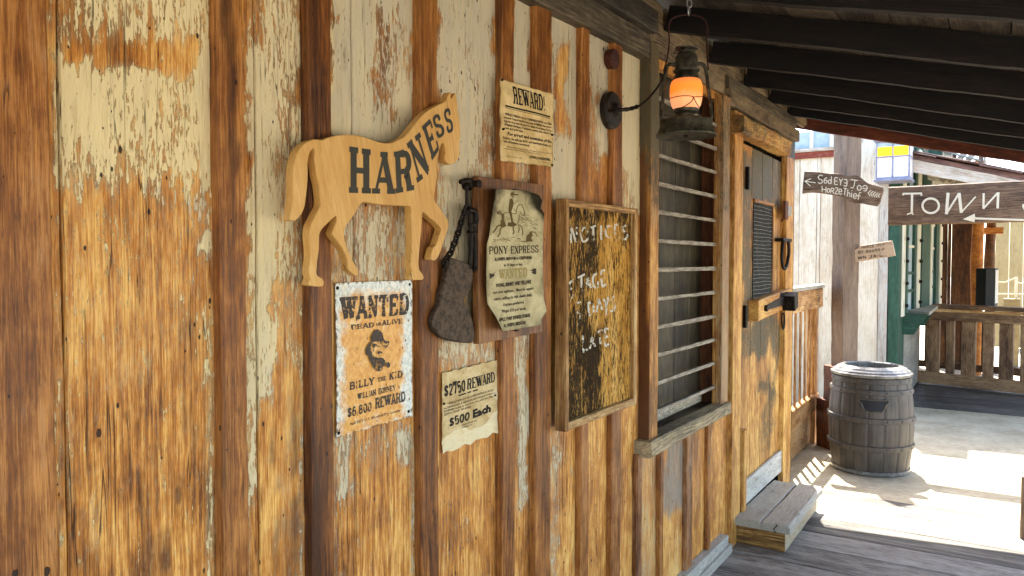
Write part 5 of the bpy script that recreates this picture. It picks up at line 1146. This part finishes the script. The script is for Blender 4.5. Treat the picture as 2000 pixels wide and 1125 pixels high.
q = MB(); q.slab([YP(x, y, Yb) for x, y in ((1757, 611), (1813, 614), (1784, 654), (1756, 653))], (0, .04, 0), .002, gu=EZ, gv=EX); q.build('shelf_bracket', M_green, wb); q = MB(); q.slab([YP(x, y, Yb)+EY*(SH[2][1]-SH[1][1]-.06) for x, y in ((1757, 611), (1809, 613), (1784, 654), (1756, 653))], (0, .04, 0), .002, gu=EZ, gv=EX); q.build('shelf_bracket', M_green, wb)
# its lean-to roof over the far deck
f0, f1 = YP(1779, 336, 8.9), YP(1933, 366.7, 8.9); fd = nrm(f1-f0); fu = nrm(np.cross(fd, EY)); fu = fu if fu[2] > 0 else -fu
f0 = f0-fd*((f0[0]-.262)/fd[0])
q = MB(); q.plank(f0, fu, fd, -EY, .125, 3.4, .03, seg=40, m=3, jit=.004, A=(0, 0, .1, .05)); lr = q.build('lean_to_roof', M_pale, wb)
q = MB(); q.plank(f0+fu*.126-EY*.005, fu, fd, -EY, .05, 3.4, .03, seg=30, m=2, jit=.003); q.build('edge_board', M_shing, lr)
q = MB()
for k in range(24): P = f0+fu*.19+EY*(k*.18-.04); q.plank(P, EY, fd, fu, .186, 3.4, .022+.004*(k % 3), seg=8, m=1, jit=.004)
for k in range(9): P = f0+fu*(.18+.014*(k % 2))-EY*.085+fd*(.02+k*.38); q.plank(P, EY, fd, fu, .3, .372, .012, seg=4, m=1, jit=.003)
q.build('shingles', M_shing, lr)
q = MB()
for k in range(21): P = f0+fu*.15+EY*(.02+k*.2); q.plank(P, EY, fd, -fu, .196, 3.4, .02, seg=6, m=1, A=(0, 0, 0, rng.uniform(-.1, .1)))
q.build('soffit_boards', M_beige, lr)
# upper storey above the lean-to
Yu = 10.6; ux = lambda x: YP(x, 300, Yu)[0]; uz = lambda y: YP(1830, y, Yu)[2]
q = MB(); q.add(*cbox((.0, Yu, 2.6), (ux(1841), Yu+2.4, 5.0))); up_ = q.build('upper_storey', M_white, wb)
q = MB(); q.plank((ux(1814), Yu, 2.7), EX, EZ, -EY, ux(1840)-ux(1814), 2.0, .05, m=2); q.build('shutter', M_green, up_)
q = MB(); q.plank((ux(1793), Yu-.01, uz(282)), nrm((-.35, 0, .94)), nrm((.94, 0, -.35)), -EY, .03, .7, .04); q.build('brace', M_clap, up_)
bc = thing('balcony_frame', 'white and pink balcony posts with diagonal braces, above the far lean-to roof', 'balcony', (1.3, Yu, 2.6))
for x0, x1, mt, dz in ((1843, 1858, M_creamp, 0), (1860, 1868, M_rpost, 0), (1911, 1921, M_rpost, 0), (1921.5, 1926, M_pale, 0)):
    q = MB(); q.box((ux(x0), Yu, 2.3), (ux(x1), Yu+.1, 4.6), 2, seg=10); q.build('post', mt, bc)
for (xa, ya), (xb, yb) in (((1866, 330), (1890, 300)), ((1884, 332), (1911, 296))):
    pa, pb = YP(xa, ya, Yu+.02), YP(xb, yb, Yu+.02); d_ = nrm(pb-pa); q = MB(); q.plank(pa-d_*.2, np.cross(d_, EY), d_, -EY, .06, np.linalg.norm(pb-pa)+.4, .05, seg=6, m=1); q.build('brace', M_pale, bc)

# ---- picket gate across the far deck
fa, fb = np.array([.262, 11.43]), np.array([1.518, 11.06]); fdir = nrm(fb-fa); fn = np.array([fdir[1], -fdir[0]]); F3, N3 = np.array([*fdir, 0]), np.array([*fn, 0])
def fs(x):
    r = ray(x, 500)[:2]; return np.linalg.solve(np.array([[r[0], -fdir[0]], [r[1], -fdir[1]]]), fa-C0[:2])[1]
pg = thing('picket_gate', 'low brown picket fence with a double top rail, closing off the far dark deck', 'fence', (1.2, 11.2, 0))
def fbar(name, s0, s1, z0, z1, out, th, mat=M_fence, vert=False, A=(0, 0, 0, 0)):
    P = np.array([*(fa+fdir*s0), z0])+N3*out; q = MB()
    if vert: q.plank(P, F3, EZ, N3, s1-s0, z1-z0, th, m=2, seg=12, A=A)
    else: q.plank(P, EZ, F3, N3, z1-z0, s1-s0, th, m=2, seg=24, jit=.003, A=A)
    return q.build(name, mat, pg)
L1 = 3.0
fbar('bottom_board', .0, L1, .012, .165, .045, .035, A=(0, 0, .1, .12)); fbar('back_rail', 0, L1, .20, .29, -.12, .03, A=(0, .1, 0, -.1)); fbar('top_rail', 0, L1, .84, .95, .045, .035, A=(0, 0, .15, 0)); fbar('edge_rail', .0, L1, .952, .985, .03, .06, M_rail, A=(0, 0, 0, .15)); fbar('cap', 0, L1, .987, 1.04, -.16, .19, A=(0, .12, .1, -.08))
xs = [(1784, 1799), (1814, 1840), (1853, 1869), (1883, 1911), (1925, 1946), (1957, 1985), (1999, 2016), (2030, 2060), (2076, 2096)]
for a, b in xs: fbar('picket', fs(a), fs(b), .13, .90, .0, .04, vert=True, A=(0, 0, rng.uniform(0, .15), rng.uniform(-.08, .1)))
for a, b in ((1801, 1812), (1842, 1850), (1871, 1880), (1913, 1922)): fbar('back_picket', fs(a), fs(b), .2, .90, -.16, .03, vert=True, A=(0, .1, 0, -.15))

# ---- beyond the gate
bw_ = thing('brown_shed', 'dark brown plank shed wall beyond the picket gate, beside the log post', 'shed', (.9, 13.3, 0))
xb = lambda x, Y: YP(x, 500, Y)[0]
q = MB()
for a, b in ((1822, 1851), (1851, 1858), (1858, 1899)): q.plank((xb(a, 13.3), 13.34, 0), EX, EZ, -EY, xb(b, 13.3)-xb(a, 13.3)-.004, 3.0, .03+.02*(b-a < 10), seg=20, m=2, A=(0, 0, 0, rng.uniform(-.1, .05)))
q.build('planks', M_brown, bw_)
def logpost(x0, x1, Y, h, label, mat, A=(0, 0, 0, 0)):
    a, b = xb(x0, Y), xb(x1, Y); r = (b-a)/2; q = MB(); t = np.linspace(0, h, 26); rr = r*(1+.06*np.sin(t*5)+.03*np.sin(t*13))
    q.tube([((a+b)/2+.01*math.sin(z*3), Y, z) for z in t], rr, 14, A=A); o = q.build('log_post', mat, None, True); tag(o, label, 'post'); return o
logpost(1897, 1922, 12.6, 3.0, 'thick orange peeled log post standing behind the black speaker', M_log)
lp2 = logpost(1924, 1945, 13.1, 2.35, 'thinner dark-barked log post with an orange cap piece, right of the thick log', M_brown, (0, 0, 0, .1))
q = MB(); p_ = YP(1934, 450, 13.0); q.box(p_-np.array([.12, .1, .05]), p_+np.array([.16, .15, .04]), 0, seg=3); q.build('cap_piece', M_log, lp2)
sp = thing('loudspeaker', 'black loudspeaker with a white-edged grille on a stand behind the picket gate', 'speaker', YP(1927, 595, 11.75))
a, b = YP(1905, 597, 11.75), YP(1951, 524, 11.75); sw, sh_ = b[0]-a[0], b[2]-a[2]
M_spk = plain('black_plastic', '0b0b0c', '151516', (60, 60, 60), .45, 0, .1); M_spw = plain('white_edge', 'c9c9c6', 'dcdcd8', (40, 40, 40), .5)
def prism(poly, z0, z1, mat, name, par):
    q = MB(); q.slab([(x, y, z1) for x, y in poly], (0, 0, -(z1-z0)), .008); return q.build(name, mat, par)
x0_, y0_ = a[0], 11.75
prism([(x0_, y0_), (x0_+sw*.45, y0_-.10), (x0_+sw*.85, y0_-.05), (x0_+sw*.97, y0_+.06), (x0_+sw*.95, y0_+.22), (x0_+.04, y0_+.22)], a[2], b[2], M_spk, 'cabinet', sp)
prism([(x0_+sw*.86, y0_-.055), (x0_+sw*.89, y0_-.045), (x0_+sw*.985, y0_+.055), (x0_+sw*.975, y0_+.075)], a[2]+.04, b[2]-.02, M_spw, 'grille_edge', sp)
q = MB(); q.tube([(x0_+sw*.5, y0_+.06, a[2]+.01), (x0_+sw*.5, y0_+.06, 0)], .022, 10); q.lathe((x0_+sw*.5, y0_+.06, 0), [(.14, 0), (.12, .03), (.03, .06)], 16); q.build('stand', M_spk, sp)
bf = thing('plank_fence', 'tall beige board fence in the sun, far right beyond the gate', 'fence', (2.4, 17, 0))
q = MB(); zf = YP(1990, 352, 17)[2]
for k in range(18): q.plank((1.15+k*.22, 17.0, 0), EX, EZ, -EY, .214, zf-.02*(k % 2), .025+.01*(k % 2), seg=8, m=1, A=(0, 0, 0, rng.uniform(-.1, .1)))
q.build('boards', M_beige, bf)
q = MB(); q.box((1.1, 16.9, zf), (5.2, 17.1, zf+.06), 0); q.build('capping', M_pale, bf)
rp = thing('rope_post', 'low cream post on a wooden block with white ropes, in front of the beige fence', 'post', YP(1984, 600, 14.0))
a, b = YP(1981, 592, 14.0), YP(1988, 541, 14.0); q = MB(); q.box((a[0], 14.0, a[2]-.05), (b[0], 14.07, b[2]), 2, seg=4); q.build('post', M_creamp, rp)
a, b = YP(1960, 602, 14.0), YP(1992, 584, 14.0); q = MB(); q.box((a[0], 13.9, 0), (b[0], 14.2, b[2]), 0, seg=4); q.build('block', M_beige, rp)
q = MB()
for P in ([(1940, 548), (1962, 551), (1982, 543)], [(1986, 550), (1995, 553), (2010, 548)], [(1940, 574), (1984, 574), (2012, 574)]): q.tube(smooth_path([YP(x, y, 14.03) for x, y in P], 5), .011, 6)
q.build('rope', M_creamp, rp)
sheet('path', -3.2, 11.76, 6.2, 22, -.02, M_gnd)

# ---- tree over the fence
tr = thing('tree', 'bright yellow-green leafy tree rising behind the beige fence and the balcony posts', 'tree', (4.3, 24, 0))
M_bark = wood('bark', '2a2018', '4a3a2a', '6a5640', bmp=.8, holes=.9)
r3 = random.Random(5); q = MB(); q.tube([(4.3+.1*math.sin(z), 24, z) for z in np.linspace(0, 5.5, 12)], np.linspace(.22, .08, 12), 10)
tips = []
for k in range(16):
    z0 = r3.uniform(2.4, 5.2); an = r3.uniform(0, 6.28); L = r3.uniform(1.0, 2.4); e = np.array([4.3+math.cos(an)*L, 24+math.sin(an)*L, z0+r3.uniform(.3, 1.4)])
    q.tube(smooth_path([(4.3, 24, z0), (4.3+math.cos(an)*L*.5, 24+math.sin(an)*L*.5, z0+.25), e], 4), np.linspace(.06, .015, 9), 6); tips.append(e)
q.build('trunk', M_bark, tr)
q = MB(); Vs, Fs = [], []
for e in tips+[np.array([4.3, 24, 6.2]), np.array([3.6, 24, 5.4]), np.array([5.1, 24.2, 5.6])]:
    for k in range(330):
        d = np.array([r3.gauss(0, .42), r3.gauss(0, .42), r3.gauss(0, .34)]); c = e+d; u = nrm([r3.gauss(0, 1) for _ in range(3)]); v = nrm(np.cross(u, [r3.gauss(0, 1) for _ in range(3)])); s_ = r3.uniform(.05, .10)
        n_0 = len(Vs); Vs += [c-u*s_, c-v*s_*.5, c+u*s_, c+v*s_*.5]; Fs.append((n_0, n_0+1, n_0+2, n_0+3))
q.add(Vs, Fs); nl_ = NB('yellow_green_leaves'); f = nl_.nz(nl_.gc(), (1.6, 1.6, 1.6), 3); nl_.b.inputs['Transmission Weight'].default_value = 0
q.build('crown', nl_.fin(nl_.mix(nl_.ss(f, .35, .65), lin('5d7a22'), lin('9bb040')), .6), tr, recalc=False)

# ---- barrel bin
bcx = np.array([.435, 6.475, 0.0])
br = thing('barrel_bin', 'grey-brown barrel-shaped litter bin with riveted hoops and an open ringed lid', 'bin', bcx)
def barrel_plastic():
    n = NB('barrel_plastic'); g = n.gc(); st = n.nz(g, (60, 60, 3), 5, .6); f = n.nz(g, (5, 5, 4), 4); p, d, w, tn = n.att()
    col = n.mix(n.ss(n.ma('ADD', n.ma('MULTIPLY', st, .5), n.ma('MULTIPLY', f, .5)), .36, .64), lin('37322d'), lin('564e46'))
    col = n.mix(n.ma('MULTIPLY', d, .8), col, lin('1d1915')); n.bump(st, .4, .004); return n.fin(col, .5, 0, .4)
M_bp = barrel_plastic(); M_lid = plain('grey_lid_plastic', '5c5a56', '83817c', (20, 20, 20), .28, 0, .1, spec=.6)
NS, PS = 17, 8; zs_ = np.linspace(.0, .735, 40)
rad = lambda z: .268+.036*math.sin(min(1, z/.735*1.02)*math.pi*.93+.12)-.002
V, F, A, g = [], [], [], []; seg_ = NS*PS
for z in zs_:
    for j in range(seg_):
        k = j % PS; gr = 1 if k == 0 else 0; an = 2*math.pi*(j+.18*math.sin((j//PS)*2.7))/seg_
        r = rad(z)-.004*gr-.0015*(k in (1, PS-1)); V.append((bcx[0]+r*math.cos(an), bcx[1]+r*math.sin(an), z)); A.append((0, .85*gr, 0, 0)); g.append(((j//PS)*.37+k*.01, math.sin((j//PS)*9.1), z))
for i in range(len(zs_)-1):
    for j in range(seg_): F.append((i*seg_+j, i*seg_+(j+1) % seg_, (i+1)*seg_+(j+1) % seg_, (i+1)*seg_+j))
q = MB(); q.add(V, F, g, A); q.build('staves', M_bp, br)
def hoop(z, h=.04, n=16):
    q = MB(); r0, r1 = rad(z-h/2), rad(z+h/2); q.lathe(bcx, [(r0+.002, z-h/2), (r0+.010, z-h/2+.004), (r1+.010, z+h/2-.004), (r1+.002, z+h/2), (r1-.01, z+h/2), (r0-.01, z-h/2)], 72, closed=True); o = q.build('hoop', M_bp, br, True)
    q = MB()
    for k in range(n):
        an = 2*math.pi*(k+.3)/n; d = np.array([math.cos(an), math.sin(an), 0]); q.lathe(bcx+d*(rad(z)+.008)+EZ*z, [(.0085, 0), (.008, .004), (.004, .007), (.0001, .0075)], 10, ax=d)
    q.build('rivets', M_bp, o, True)
for z, h in ((.705, .042), (.625, .04), (.415, .042), (.205, .042)): hoop(z, h)
q = MB(); q.lathe(bcx, [(rad(0)+.004, .001), (rad(0)+.012, .006), (rad(.03)+.008, .03), (rad(.03)-.01, .03), (rad(0)-.02, .001)], 72, closed=True); q.build('foot_ring', M_lid, br, True)
q = MB(); q.lathe(bcx, [(.276, .728), (.289, .734), (.291, .752), (.276, .758), (.270, .770), (.254, .776), (.246, .788), (.228, .793), (.218, .802), (.198, .804), (.190, .796), (.186, .70), (.180, .70), (.180, .72), (.25, .72)], 80, closed=True); q.build('lid', M_lid, br, True)
q = MB(); q.lathe(bcx, [(.0001, .69), (.25, .69), (.25, .695), (.0001, .696)], 40); q.build('dark_inside', M_void, br)  # near-black disc painted as the dark inside of the bin
aw = math.atan2(C0[1]-bcx[1], C0[0]-bcx[0])+.07
def onb(dx, z, l): an = aw+dx/.30; r = rad(z)+l; return np.array([bcx[0]+r*math.cos(an), bcx[1]+r*math.sin(an), z])
sl_ = [(-.105, .575), (.105, .575), (.105, .556), (.088, .548), (.07, .505), (.052, .488), (-.052, .488), (-.07, .505), (-.088, .548), (-.105, .556)]
q = MB(); P_ = np.array(sl_+[sl_[0]]); P_ = np.concatenate([np.linspace(P_[i], P_[i+1], 6)[:-1] for i in range(len(P_)-1)])
q.tube([onb(x, z, .001) for x, z in P_], .006, 6, True); sr = q.build('slot_rim', M_bp, br, True)
fl = Flat(lambda x, y, l: onb(x, y, l), .002)
for x in np.arange(-.10, .0999, .01):
    lo_ = lambda xx: np.interp(abs(xx), [.052, .07, .088, .105], [.488, .505, .548, .556])
    fl.put([(x, lo_(x)), (x+.0101, lo_(x+.0101)), (x+.0101, .574), (x, .574)], [(0, 1, 2, 3)])
fl.build('slot', plain('slot_shadow_plastic', '15151a', '1f2026', (30, 30, 30), .6), sr)

# ---- small things
bp_ = thing('stub_post', 'short brown wooden post end standing on the deck at the right edge', 'post', (1.5, 5.34, 0))
q = MB(); P = G(1993, 1052, 0); q.box((P[0], P[1], .001), (P[0]+.16, P[1]+.12, .36), 2); q.build('post', M_fence, bp_)
pq = thing('door_plaque', 'tiny wooden plaque with a grey note, above the horseshoe pull on the door post', 'plaque', W(1532, 410, .05))
q = MB(); a, b = W(1528, 428, .037), W(1534, 394, .037); q.box(a, b+EX*.02, 2, seg=4); q.build('frame', M_jamb, pq)
q = MB(); a, b = W(1534.5, 421, .037), W(1544.5, 403, .037); q.box(a, b+EX*.006, 2, seg=4, jit=0); q.build('note', plain('grey_note', '8f9088', 'a5a69c', (60, 60, 60), .7), pq)
